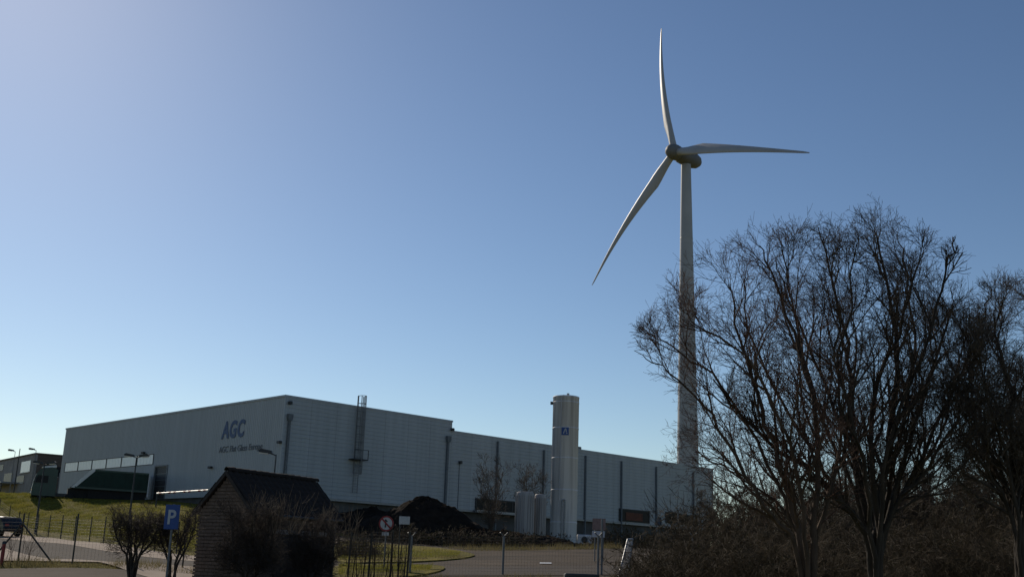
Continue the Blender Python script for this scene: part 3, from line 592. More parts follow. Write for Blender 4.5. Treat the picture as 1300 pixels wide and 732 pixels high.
q = at(1.5, 716, 37); RP = thing('red_post', 'short red post at the left edge beside the fence', 'post', (q.x, 37, gz(q.x, 37)))
MB().tube((0, 0, -.3), (0, 0, .72), .06, n=12).build('shaft', M['red'], RP); MB().lathe([(.065, .72), (.065, .78), (.03, .82)], 12).build('cap', M['darkmetal'], RP)
FF = thing('berm_fence', 'long thin post and wire fence along the foot of the grassy bank', 'fence', (0, 0, 0)); wm = MB(); prev = None
for px, Y in ((-22, 118), (-6, 111.5), (8, 106), (21, 101), (33, 97), (46, 93), (61, 88.5), (77, 84.5), (94, 81), (114, 77), (132, 73.5), (152, 70), (174, 66.5), (198, 63), (226, 60)):
    q = at(px, 680, Y); b = g3(q.x, Y)
    MB().tube(b-Vector((0, 0, .3)), b+Vector((0, 0, 1.75)), .04, n=6).build('post', M['fencepost'], FF)
    if prev is not None: wires(wm, prev, b, 1.6, .22, .2, .004)
    prev = b
wm.build('mesh', M['wire'], FF)
SF = thing('yard_fence', 'tall mesh yard fence with forked post tops in front of the road', 'fence', (0, 0, 0)); wm = MB(); prev = None
for px in (400, 520, 638, 759, 880):
    q = at(px, 732, 41); b = g3(q.x, 41); h = at(px, 679, 41).z-b.z
    po = MB().tube(b-Vector((0, 0, .3)), b+Vector((0, 0, h)), .042, n=8).build('post', M['lightpost'], SF)
    ar = MB()
    for sg in (-1, 1): ar.tube(b+Vector((0, 0, h-.05)), b+Vector((sg*.14, -.1, h+.1)), .022, n=6)
    ar.build('fork_arm', M['lightpost'], po)
    if px == 759: MB().tube(b+Vector((.13, 0, -.3)), b+Vector((.13, 0, h+.6)), .04, n=8).build('gate_post', M['lightpost'], SF)
    if prev is not None: wires(wm, prev, b, h-.05, .11, .11, .0018)
    prev = b
wm.build('mesh', M['wire'], SF)
# sagging mesh panel right of the hut
MP = thing('mesh_panel_fence', 'dark rusty mesh panels with crooked stakes between hut and grass', 'fence', (0, 0, 0)); wm = MB(); prev = None; rg = random.Random(5)
for px in (442, 468, 496, 517):
    q = at(px, 720, 37.5); b = g3(q.x, 37.5); h = at(px, 674+rg.uniform(-2, 2), 37.5).z-b.z
    MB().tube(b-Vector((0, 0, .2)), b+Vector((rg.uniform(-.05, .05), rg.uniform(-.1, .1), h)), .035, n=7).build('stake', M['fencepost'], MP)
    if prev is not None: wires(wm, prev, b, h-.03, .1, .1, .0045)
    prev = b
wm.build('mesh', M['fencepost'], MP)
for px, ln in ((447, .1), (454, -.06), (461, .08), (476, -.05), (489, .1), (501, -.15), (504, .12), (507, -.08), (513, .06)):
    q = at(px, 720, 37.2); b = g3(q.x, 37.2); MB().tube(b-Vector((0, 0, .2)), b+Vector((ln, rg.uniform(-.1, .1), rg.uniform(1.0, 1.5))), rg.uniform(.02, .035), .012, n=6).build('stake', M['bark'], MP)
# leaning gate leaf
GL = thing('gate_leaf', 'pale metal gate leaf leaning by the right end of the yard fence', 'gate', (0, 0, 0))
p0, p1 = at(782, 745, 33), at(797, 684, 34.5); q0, q1 = at(796, 745, 35.5), at(803, 684, 36)
fr = MB()
for u, v in ((p0, p1), (q0, q1), (p1, q1), (p0, q0)): fr.tube(u, v, .03, n=8)
fr.build('frame', M['steel'], GL); wm = MB()
for k in range(1, 14): t = k/14; wm.tube(p0.lerp(p1, t), q0.lerp(q1, t), .006, n=4, cap=False); wm.tube(p0.lerp(q0, t), p1.lerp(q1, t), .006, n=4, cap=False)
wm.build('mesh', M['steel'], GL)
q = at(738, 730, 36); CB = tag(MB().bbox((q.x-.55, 35.6, gz(q.x, 36)-.1), (q.x+.55, 36.4, at(738, 727.5, 36).z), .04).build('concrete_block', M['plinth']), 'dark low concrete block at the lower edge below the gas tank', 'block')

# ------------------------------------------------------------------ lamp posts
def lamp(px, ytop, Y, heads, label, r=.07, side=-1, m='darkmetal', name='lamp_post', lean=True):
    q = at(px, ytop, Y); g = gz(q.x, Y); h = q.z-g
    t = thing(name, label, 'lamp post', (q.x, Y, g), group='lamp posts round the site')
    MB().tube((0, 0, -.4), (0, 0, h), r, r*.55, n=10).build('pole', M[m], t)
    for sg in heads:
        a_ = MB(); a_.tube((0, 0, h-.05), (sg*.35, 0, h+.06), .035, n=6); arm = a_.build('arm', M[m], t)
        hd = MB(); hd.prism([(sg*.2, h+.03), (sg*.95, h+.10), (sg*1.0, h+.2), (sg*.85, h+.3), (sg*.25, h+.2)], -.15, .15); ho = hd.build('lamp_head', M[m], t)
        MB().prism([(sg*.45, h+.0), (sg*.95, h+.04), (sg*.95, h+.098), (sg*.45, h+.05)], -.12, .12).build('lens', M['lens'], ho)
    return t
lamp(173.5, 580, 88, (-1, 1), 'dark lamp post with two heads in front of the window band', .09)
lamp(350.5, 576.5, 62, (-1,), 'dark single headed lamp post behind the brick hut roof', .06)
lamp(56.5, 589, 96, (1, -1), 'dark lamp post rising from the bank fence in front of the green cab', .10)
lamp(19.5, 572.5, 150, (-1,), 'thin far lamp post before the office building at the left edge', .06, m='trim')
lamp(46, 571, 146, (-1,), 'thin far lamp post before the corner of the office building', .07, m='trim')
q = at(25.5, 569, 140); tag(MB().tube((q.x, 140, gz(q.x, 140)-.2), (q.x, 140, q.z), .09, .05, n=8).build('flag_pole', M['darkmetal']), 'bare dark pole between two thin lamp posts before the office', 'pole')
# ------------------------------------------------------------------ barrier
q0, q1 = at(199, 626, 114), at(268, 621.5, 110); BR = thing('barrier', 'red and white striped barrier boom in front of the factory', 'barrier', (q1.x, q1.y, gz(q1.x, q1.y)))
off = Vector(BR.location); n = 22
for k in range(n):
    MB().tube(q0.lerp(q1, k/n)-off, q0.lerp(q1, (k+1)/n)-off, .085, n=6).build('boom_segment', M['white'] if k % 2 == 0 or k % 3 == 0 else M['red'], BR)
part('cabinet', M['steel'], BR, (-.25, -.25, -.3), (.25, .25, (q1-off).z+.25)); part('boom_rest', M['darkmetal'], BR, ((q0-off).x-.06, (q0-off).y+.09, -.2+gz(q0.x, q0.y)-off.z), ((q0-off).x+.06, (q0-off).y+.21, (q0-off).z+.1))

# ------------------------------------------------------------------ truck with tipping trailer
tp = at(124, 632, 126); fwd = Vector((-.91, -.41, 0)).normalized()
TR = thing('truck', 'dark green articulated truck with a tipping trailer on the grassy bank', 'truck', (tp.x, tp.y, at(124, 640, 126).z), rot=(0, R(-0.6), math.atan2(fwd.y, fwd.x)))
def wheel(x, y, parent, r=.5):
    m_ = Matrix.Translation((x, y, r)) @ Matrix.Rotation(math.pi/2, 4, 'X')
    wo = MB().lathe([(r*.6, -.15), (r*.95, -.15), (r, -.1), (r, .1), (r*.95, .15), (r*.6, .15)], 20, mtx=m_).build('wheel', M['tyre'], parent)
    MB().lathe([(r*.58, -.16), (r*.5, -.1), (r*.2, -.13), (.05, -.17)] if y < 0 else [(r*.58, .16), (r*.5, .1), (r*.2, .13), (.05, .17)], 16, mtx=m_).build('rim', M['steel'], wo)
# trailer: x forward.  tilted white front wall
tb = MB(); fx = 2.95
tb.prism([(-5.1, 1.6), (fx-.1, 1.6), (fx+.1, 1.75), (fx-1.9, 3.75), (-5.1, 3.75)], -1.25, 1.25)
T = tb.build('trailer_body', M['tarp'], TR)
MB().add([(fx+.13, -1.28, 1.65), (fx+.13, 1.28, 1.65), (fx-1.87, 1.28, 3.82), (fx-1.87, -1.28, 3.82), (fx-.35, -1.28, 1.65), (fx-.35, 1.28, 1.65), (fx-2.4, 1.28, 3.82), (fx-2.4, -1.28, 3.82)], [(0,1,2,3),(7,6,5,4),(0,4,5,1),(1,5,6,2),(2,6,7,3),(3,7,4,0)]).build('sloped_front', M['white'], T)
for sy_ in (-1.3, 1.26):
    MB().box((-5.1, sy_, 3.62), (fx-2.2, sy_+.04, 3.8)).build('top_rail', M['truckgreen'], T); MB().box((-5.1, sy_, 1.6), (fx-.3, sy_+.04, 1.8)).build('side_rail', M['truckgreen'], T)
    for k in range(8): MB().box((-4.9+k*.76, sy_, 1.81), (-4.82+k*.76, sy_+.035, 3.61)).build('rib', M['tarp'], T)
MB().box((-5.22, -1.27, 1.1), (-5.11, 1.27, 3.7)).build('tailgate', M['tank'], T)
MB().box((-5.0, -1.0, .35), (1.2, 1.0, 1.58)).box((1.21, -.75, .55), (3.3, .75, 1.57)).build('chassis', M['tyre'], TR)
for x in (-4.4, -3.2, -2.0):
    for y in (-1.05, 1.05): wheel(x, y, TR)
for x in (3.1,):
    for y in (-1.0, 1.0): wheel(x, y, TR)
MB().box((2.3, -.45, .6), (7.0, .45, .95)).build('tractor_frame', M['darkmetal'], TR)
cb = MB(); cb.prism([(4.55, .55), (6.95, .55), (7.05, 1.3), (6.95, 2.1), (6.7, 3.0), (6.3, 3.55), (5.2, 3.7), (4.6, 3.45)], -1.22, 1.22); CBN = cb.build('cab', M['truckgreen'], TR)
MB().add([(7.0, -1.08, 2.06), (7.0, 1.08, 2.06), (6.77, 1.08, 2.88), (6.77, -1.08, 2.88)], [(0, 1, 2, 3)]).build('windscreen', M['pane'], CBN)
for sy_ in (-1.235, 1.225): MB().prism([(5.5, 1.95), (6.75, 1.95), (6.6, 2.75), (5.5, 2.75)], sy_, sy_+.012).build('side_window', M['glass'], CBN); MB().box((5.35, sy_, .75), (5.38, sy_+.01, 2.8)).build('door_seam', M['darkmetal'], CBN)
MB().prism([(4.8, 3.72), (6.2, 3.58), (6.3, 3.7), (5.0, 3.95), (4.8, 3.95)], -1.1, 1.1).build('roof_spoiler', M['white'], CBN)
for y in (-.85, .85): MB().bbox((6.98, y-.2, .8), (7.1, y+.2, 1.05), .02).build('headlight', M['lens'], CBN)
for y in (-1.45, 1.3): MB().bbox((6.7, y, 1.9), (6.85, y+.15, 2.6), .02).build('mirror', M['darkmetal'], CBN)
for y in (-1.0, 1.0): wheel(5.9, y, TR)
MB().tube((4.3, -.9, .9), (4.3, -.9, 3.3), .09, n=8).build('exhaust', M['steel'], TR)

# ------------------------------------------------------------------ parked car
cx, cy = at(6, 676, 92).x, 92.
CA = thing('parked_car', 'dark parked car at the left edge behind the wire fence', 'car', (cx-.4, cy, gz(cx, cy)+.1), R(142))
prof = [(-2.1, .35), (2.05, .35), (2.15, .55), (2.1, .8), (1.3, .95), (.75, 1.42), (-.2, 1.55), (-1.5, 1.5), (-2.0, 1.0), (-2.15, .6)]
bm_ = MB()
def ringy(y, k): return [(x*(1-.02*k), y, .35+(z-.35)*(1-.05*k)) for x, z in prof]
n = len(prof); vs = []
for y, k in ((-.86, 2), (-.82, .6), (-.6, 0), (.6, 0), (.82, .6), (.86, 2)): vs += ringy(y, k)
bm_.add(vs, [(j*n+i, j*n+(i+1) % n, (j+1)*n+(i+1) % n, (j+1)*n+i) for j in range(5) for i in range(n)]+[tuple(range(n-1, -1, -1)), tuple(5*n+i for i in range(n))]); bo = bm_.build('body', M['car'], CA)
for y in (-.875, .865): MB().prism([(1.05, .98), (.62, 1.36), (-.25, 1.46), (-1.4, 1.42), (-1.75, 1.0)], y, y+.01).build('side_window', M['glass'], bo)
MB().add([(1.29, -.7, .97), (1.29, .7, .97), (.79, .62, 1.41), (.79, -.62, 1.41)], [(0, 1, 2, 3)]).build('windscreen', M['glass'], bo)
for x in (-1.3, 1.35):
    for y in (-.78, .78): wheel(x, y, CA, .32)
for y in (-.6, .6): MB().bbox((2.08, y-.18, .62), (2.17, y+.18, .78), .02).build('headlight', M['lens'], bo); MB().bbox((-2.15, y-.15, .75), (-2.03, y+.15, .95), .02).build('tail_light', M['red'], bo)

# ------------------------------------------------------------------ bare trees
def tubes(chains, name, m, parent, n):
    P, Tn, Rd, fc = [], [], [], []; k = 0; F_ = []
    for pts, rad in chains:
        c = len(pts)
        for i in range(c):
            t = pts[min(i+1, c-1)]-pts[max(i-1, 0)]; P.append(pts[i][:]); Tn.append(t[:]); Rd.append(rad[i])
        F_.append((k, c)); k += c
    P = np.array(P); Tn = np.array(Tn); Tn /= np.linalg.norm(Tn, axis=1, keepdims=True)+1e-9; Rd = np.array(Rd)
    ref = np.where(np.abs(Tn[:, 1:2]) > .93, np.array([[1., 0, 0]]), np.array([[0, 1., 0]]))
    A = np.cross(Tn, ref); A /= np.linalg.norm(A, axis=1, keepdims=True)+1e-9; B = np.cross(Tn, A)
    an = np.arange(n)*2*math.pi/n
    V = P[:, None, :]+(A[:, None, :]*np.cos(an)[None, :, None]+B[:, None, :]*np.sin(an)[None, :, None])*Rd[:, None, None]
    st = np.concatenate([np.arange(s, s+c-1) for s, c in F_ if c > 1])
    j = np.arange(n); j2 = (j+1) % n
    Q = np.stack([st[:, None]*n+j, st[:, None]*n+j2, (st[:, None]+1)*n+j2, (st[:, None]+1)*n+j], -1).reshape(-1, 4)
    V = V.reshape(-1, 3); me = bpy.data.meshes.new(name)
    me.vertices.add(len(V)); me.vertices.foreach_set('co', V.ravel()); me.loops.add(Q.size); me.loops.foreach_set('vertex_index', Q.ravel().astype(np.int32))
    me.polygons.add(len(Q)); me.polygons.foreach_set('loop_start', np.arange(0, Q.size, 4, dtype=np.int32)); me.polygons.foreach_set('loop_total', np.full(len(Q), 4, np.int32)); me.polygons.foreach_set('use_smooth', np.ones(len(Q), bool)); me.update(calc_edges=True)
    return link_mesh(name, me, m, parent)
def rv(rg): return Vector((rg.gauss(0, 1), rg.gauss(0, 1), rg.gauss(0, 1)))
def smooth_line(pts, rg, n, jit):
    out = []; k = len(pts)
    for i in range(n+1):
        u = i/n*(k-1); a_ = min(int(u), k-2); t = u-a_
        p_ = [pts[max(0, min(k-1, a_+d_))] for d_ in (-1, 0, 1, 2)]
        q_ = .5*((2*p_[1])+(p_[2]-p_[0])*t+(2*p_[0]-5*p_[1]+4*p_[2]-p_[3])*t*t+(3*p_[1]-p_[0]-3*p_[2]+p_[3])*t**3)
        out.append(q_+rv(rg)*jit*(0 < i))
    return out
def out_(env, p_, rg):
    c_, r_ = env; u = Vector(((p_.x-c_.x)/r_[0], (p_.y-c_.y)/r_[1], (p_.z-c_.z)/r_[2])); a_ = math.atan2(u.z, u.x)
    return u.length > 1+.035*math.sin(5*a_+1)+.03*math.sin(11*a_+u.y*3)+rg.gauss(0, .05)
def envelope(base, px, py, rx, ry, Y): c_ = at(px, py, Y)-Vector(base); k = Y/FPX; return (c_, (rx*k, rx*k*.9, ry*k*1.03))
def sprout(rg, ch, pts, rad, lvl, sp):
    """side shoots along a limb"""
    if lvl >= sp['max']: return
    n = sp['n'][lvl]; c = len(pts)-1; env = sp.get('env')
    L0 = sum((pts[i+1]-pts[i]).length for i in range(c))
    for k in range(n):
        t = sp['t0'][lvl]+(1-sp['t0'][lvl])*(k+rg.random())/n
        u = t*c; i = min(int(u), c-1); p_ = pts[i].lerp(pts[i+1], u-i); d = (pts[i+1]-pts[i]).normalized(); r_ = rad[i]+(rad[i+1]-rad[i])*(u-i)
        ang_ = R(rg.uniform(*sp['ang'][lvl])); s_ = d.cross(rv(rg))
        if s_.length < 1e-4: continue
        s_.normalize(); dd = (d*math.cos(ang_)+s_*math.sin(ang_)); dd.z += sp['up'][lvl]; dd.normalize()
        L = sp['len'][lvl]*rg.uniform(.55, 1.15)*(1.3-.95*t)
        rr = max(sp['rmin'], min(r_*.72, sp['r'][lvl]*rg.uniform(.8, 1.2))); ns_ = sp['seg'][lvl]
        q = [p_]; rs = [rr]
        for m_ in range(ns_):
            if env and out_(env, q[-1], rg): break
            dd = (dd+rv(rg)*sp['wob'][lvl]+Vector((0, 0, sp['up'][lvl]*.35))).normalized(); q.append(q[-1]+dd*(L/ns_)); rs.append(max(sp['rmin']*.8, rr*(1-.72*(m_+1)/ns_)))
        if len(q) < 2: continue
        ch[min(lvl+1, 4)].append((q, rs)); sprout(rg, ch, q, rs, lvl+1, sp)
def tree(name, label, base, limbs, seed, sp, barkm, twigm, group=None, r0=.16, thing_=True, fork=None):
    rg = random.Random(seed); t = thing(name, label, 'tree' if 'tree' in name else 'shrub', base, group=group); b = Vector(base)
    ch = {i: [] for i in range(5)}
    for pts, ra, rb in limbs:
        pts = [Vector(p_)-b for p_ in pts]; q = smooth_line(pts, rg, 4*(len(pts)-1), sp.get('jit', .02)); rs = [ra+(rb-ra)*(i/(len(q)-1))**.8 for i in range(len(q))]
        ch[0].append((q, rs)); sprout(rg, ch, q, rs, 0, sp)
    tubes(ch[0]+ch[1], 'trunk', barkm, t, 7)
    if ch[2] or ch[3] or ch[4]: tubes(ch[2]+ch[3]+ch[4], 'crown', twigm, t, 3)
    return t
SPB = dict(max=4, n=[13, 8, 5, 4], t0=[.26, .15, .12, .15], ang=[(20, 50), (22, 52), (24, 58), (25, 60)], up=[.17, .12, .07, .03], len=[2.5, 1.3, .66, .32], r=[.032, .015, .0075, .0048], seg=[8, 6, 4, 2], wob=[.11, .14, .18, .2], rmin=.0036, jit=.035)
def PX(l, Y): return [at(x, y, Y+dy) for x, y, dy in l]
bA = at(1112, 745, 24); bA.z = gz(bA.x, 24)
def low(p_): return (p_[0], p_[1], p_[2])
r_A = [bA-Vector((0, 0, .2))]
tree('bare_tree', 'big spreading leafless tree right of the wind turbine', bA, [
    (r_A+PX([(1112,690,0),(1122,600,.1),(1136,500,.4),(1132,400,.3),(1112,300,.2)], 24), .15, .02),
    (r_A+PX([(1104,700,-.1),(1070,640,-.4),(1020,592,-.7),(962,548,-.9),(905,480,-1)], 24), .12, .015),
    (r_A+PX([(1108,690,.2),(1085,570,.6),(1080,460,.9),(1058,360,1.1),(1040,290,1.2)], 24), .11, .013),
    (r_A+PX([(1118,690,.1),(1152,570,.2),(1188,460,.5),(1212,380,.6)], 24), .10, .014),
    (r_A+PX([(1114,680,-.2),(1106,520,-.7),(1146,400,-1.0),(1172,320,-1.2)], 24), .10, .013),
    (r_A+PX([(1120,680,-.1),(1160,610,-.4),(1212,540,-.6),(1236,450,-.6)], 24), .075, .012),
    (r_A+PX([(1122,680,.2),(1170,580,.3),(1222,470,.2),(1250,400,.1),(1262,360,0)], 24), .07, .010),
    (r_A+PX([(1116,670,-.4),(1136,540,-1.0),(1182,420,-1.3),(1205,330,-1.5),(1212,300,-1.5)], 24), .07, .010),
    (r_A+PX([(1104,680,.2),(1066,580,.4),(1022,460,.4),(1000,360,.3),(990,300,.2)], 24), .07, .010),
    (r_A+PX([(1116,690,.4),(1140,560,1.0),(1160,450,1.6),(1150,350,1.9),(1138,300,2.0)], 24), .08, .012),
    (r_A+PX([(1122,670,.3),(1176,590,1.2),(1215,480,1.6),(1228,400,1.8)], 24), .07, .011),
    (r_A+PX([(1106,670,-.5),(1090,560,-1.2),(1066,470,-1.5),(1080,370,-1.8),(1085,310,-1.9)], 24), .07, .011),
    (r_A+PX([(1100,690,.3),(1050,600,.9),(985,500,1.3),(950,410,1.5),(945,350,1.6)], 24), .07, .011),
    (r_A+PX([(1110,660,.6),(1060,520,1.4),(1010,400,1.8),(985,330,2.0)], 24), .08, .012),
    ], 7, dict(SPB, env=envelope(bA, 1082, 505, 192, 256, 24)), M['bark'], M['twig'])
bB = at(1025, 745, 22.5); bB.z = gz(bB.x, 22.5); r_B = [bB-Vector((0, 0, .2))]
tree('bare_tree', 'leafless tree with reddish twigs whose low limbs cross the turbine tower', bB, [
    (r_B+PX([(1015,690,0),(995,610,.1),(968,520,.2),(940,430,.2),(925,360,.1)], 22.5), .10, .012),
    (r_B+PX([(1030,690,0),(1040,560,.3),(1016,450,.5),(985,360,.6),(965,310,.6)], 22.5), .09, .012),
    (r_B+PX([(1008,690,-.2),(968,640,-.4),(925,560,-.6),(882,500,-.7),(840,465,-.8),(806,446,-.8)], 22.5), .065, .006),
    (r_B+PX([(1012,680,.2),(975,590,.5),(915,490,.6),(868,450,.7),(835,430,.8),(815,420,.8)], 22.5), .055, .006),
    (r_B+PX([(1022,680,-.3),(1000,560,-.8),(960,470,-1.0),(900,420,-1.2),(870,400,-1.3)], 22.5), .06, .009),
    (r_B+PX([(1018,690,.4),(985,640,.8),(930,600,1.1),(880,570,1.3)], 22.5), .05, .008),
    (r_B+PX([(1035,680,.2),(1066,570,.5),(1062,460,.8),(1040,380,.9)], 22.5), .07, .010),
    ], 19, dict(SPB, n=[12, 7, 5, 3], t0=[.22, .12, .12, .15], len=[1.9, 1.1, .6, .3], env=envelope(bB, 972, 482, 172, 210, 22.5)), M['bark2'], M['twigred'])
bC = at(1296, 745, 24); bC.z = gz(bC.x, 24); r_C = [bC-Vector((0, 0, .2))]
tree('bare_tree', 'leafless tree cut off by the right edge of the picture', bC, [
    (r_C+PX([(1294,690,0),(1290,600,.1),(1283,510,.3),(1268,440,.3),(1262,390,.2)], 24), .13, .014),
    (r_C+PX([(1290,680,-.1),(1262,610,-.4),(1222,560,-.6),(1196,520,-.6)], 24), .07, .01),
    (r_C+PX([(1296,660,.2),(1310,560,.5),(1318,450,.8),(1305,380,.9)], 24), .11, .013),
    (r_C+PX([(1288,660,.2),(1250,560,.8),(1235,490,1.0),(1240,430,1.0)], 24), .07, .01),
    (r_C+PX([(1292,670,.1),(1256,570,.2),(1212,470,.1),(1196,420,0)], 24), .07, .010),
    (r_C+PX([(1290,660,-.4),(1270,540,-1.0),(1240,450,-1.3),(1228,390,-1.4)], 24), .06, .009),
    (r_C+PX([(1300,640,-.2),(1340,540,-.5),(1370,440,-.6)], 24), .09, .012),
    ], 31, dict(SPB, n=[14, 8, 6, 4], len=[1.9, 1.1, .6, .3], env=envelope(bC, 1315, 530, 150, 198, 24)), M['bark'], M['twiggrey'])
def simple_tree(name, label, px, Y, ytop, wpx, seed, barkm, twigm, stems=5, sp=None, thick=.05, group=None, spread=1., ybase=None):
    x = at(px, 700, Y).x; b = Vector((x, Y, gz(x, Y))); H_ = at(px, ytop, Y).z-b.z; W_ = wpx*Y/FPX/2; rg = random.Random(seed); limbs = []
    for k in range(stems):
        an = 2*math.pi*(k+rg.random()*.6)/stems; f = rg.uniform(.35, 1)*spread; e_ = Vector((math.cos(an)*W_*f, math.sin(an)*W_*f, H_*rg.uniform(.78, .98)*(1.06-.25*f)))
        limbs.append(([b-Vector((0, 0, .2)), b+Vector((e_.x*.12, e_.y*.12, e_.z*.25)), b+Vector((e_.x*.5, e_.y*.5, e_.z*.62)), b+e_], thick*rg.uniform(.8, 1.2), thick*.15))
    s_ = dict(SPB, len=[H_*.28, H_*.17, H_*.10, H_*.05], r=[thick*.28, thick*.14, thick*.08, thick*.06], rmin=Y*.00016, n=[11, 6, 5, 3], jit=H_*.008); s_.update(sp or {})
    return tree(name, label, b, limbs, seed, s_, barkm, twigm, group=group)
# small trees in front of the works
simple_tree('small_bare_tree', 'small bare brownish tree between soil heap and upright tanks', 622, 104, 578, 66, 41, M['twiggrey'], M['twiggrey'], 7, dict(t0=[.1, .1, .1, .1], n=[8, 4, 3, 2], rmin=.014), .07, spread=.9)
simple_tree('small_bare_tree', 'small bare tan tree just behind the upright tanks', 672, 112, 585, 52, 42, M['twiggrey'], M['twiggrey'], 6, dict(n=[8, 4, 3, 2], rmin=.014), .06)
# woods behind on the right
for k, (px, Y, yt, wd, lb) in enumerate(((1180, 46, 590, 130, 'bare background tree in the gap between the two big right hand trees'), (1262, 40, 545, 150, 'bare background tree in front of the right edge woods'), (1060, 60, 590, 160, 'bare background tree low behind the big spreading tree'), (950, 66, 622, 130, 'bare background tree just right of the far factory end'), (1130, 74, 600, 140, 'far bare background tree behind the trunk of the big tree'), (1330, 36, 450, 160, 'bare background tree mostly beyond the right edge'))):
    simple_tree('background_tree', lb, px, Y, yt, wd, 60+k, M['twiggrey'], M['twiggrey'] if k % 2 else M['twig'], 6, dict(n=[12, 7, 5, 3]), .09, group='bare trees behind on the right')
# clipped shrubs by the sign and in front of the hut
def pollard(label, px, Y, ytop, wpx, seed, twigm, stems=4, hstem=.45, n0=16):
    x = at(px, 700, Y).x; b = Vector((x, Y, gz(x, Y))); H_ = at(px, ytop, Y).z-b.z; W_ = wpx*Y/FPX/2; rg = random.Random(seed); limbs = []
    for k in range(stems):
        an = 2*math.pi*(k+rg.random()*.5)/stems; f = rg.uniform(.3, .8); s0 = Vector((math.cos(an), math.sin(an), 0))
        limbs.append(([b+s0*.08-Vector((0, 0, .2)), b+s0*W_*.25*f+Vector((0, 0, H_*hstem*.6)), b+s0*W_*.75*f+Vector((0, 0, H_*hstem*1.25)), b+s0*W_*f+Vector((0, 0, H_*rg.uniform(.72, .9)))], .045, .012))
    sp = dict(SPB, n=[n0, 5, 4, 2], t0=[.4, .1, .1, .1], len=[W_*.85, W_*.5, W_*.3, W_*.16], r=[.012, .007, .005, .004], rmin=.0038, ang=[(30, 85), (25, 65), (25, 65), (25, 65)], up=[.12, .1, .05, .02], jit=.02, max=4)
    return tree('clipped_shrub', label, b, limbs, seed, sp, M['bark'], twigm, group='clipped bare shrubs')
pollard('clipped bare shrub left of the parking sign with many stems', 170, 31, 645, 84, 71, M['twig'], 7, .45, 11)
pollard('clipped bare shrub directly behind the parking sign', 222, 31.5, 646, 74, 72, M['twig'], 6, .45, 11)
pollard('dense rounded bare shrub in front of the brick gable', 318, 29.5, 638, 96, 73, M['twig'], 8, .3, 22)
pollard('low dark bare shrub against the door side of the hut', 396, 33, 655, 84, 74, M['twig'], 7, .3, 18)
def whips(name, label, px, Y, ytop, wpx, seed, n, m):
    rg = random.Random(seed); x = at(px, 700, Y).x; b = Vector((x, Y, gz(x, Y))); H_ = at(px, ytop, Y).z-b.z; W_ = wpx*Y/FPX/2
    t = thing(name, label, 'shrub', b, group='thin whip shoots by the hut'); ch = []
    for k in range(n):
        s0 = Vector((rg.uniform(-1, 1)*W_, rg.uniform(-.4, .4), 0)); d = Vector((rg.uniform(-.25, .45), rg.uniform(-.2, .2), 1)); h_ = H_*rg.uniform(.65, 1.0); q = [s0+Vector((0, 0, H_*(.62 if n < 40 and Y < 35 else .1)))]
        for i in range(5): d += Vector((rg.gauss(0, .08), rg.gauss(0, .08), 0)); q.append(q[-1]+d.normalized()*h_*(.075 if n < 40 and Y < 35 else .18))
        ch.append((q, [.0055*(1-.13*i) for i in range(6)]))
        for j in range(3):
            p_ = q[rg.randint(2, 5)]; dd = (d+rv(rg)*.5).normalized(); ch.append(([p_, p_+dd*.16, p_+dd*.3+Vector((0, 0, .05))], [.0035, .003, .0025]))
    tubes(ch, 'shoots', m, t, 4)
whips('whip_shrub', 'pale thin shoots standing above the shrub before the hut roof', 345, 29.2, 628, 70, 81, 34, M['twigtan'])
whips('whip_shrub', 'pale thin shoots at the right corner of the hut', 425, 33.2, 642, 60, 82, 30, M['twigtan'])
whips('whip_shrub', 'thin weedy stems tangled in the mesh panels right of the hut', 478, 37, 668, 74, 83, 60, M['bramble'])
whips('whip_shrub', 'sparse reddish weed stems on the near wire fence', 26, 37.4, 672, 34, 84, 22, M['twigred'])
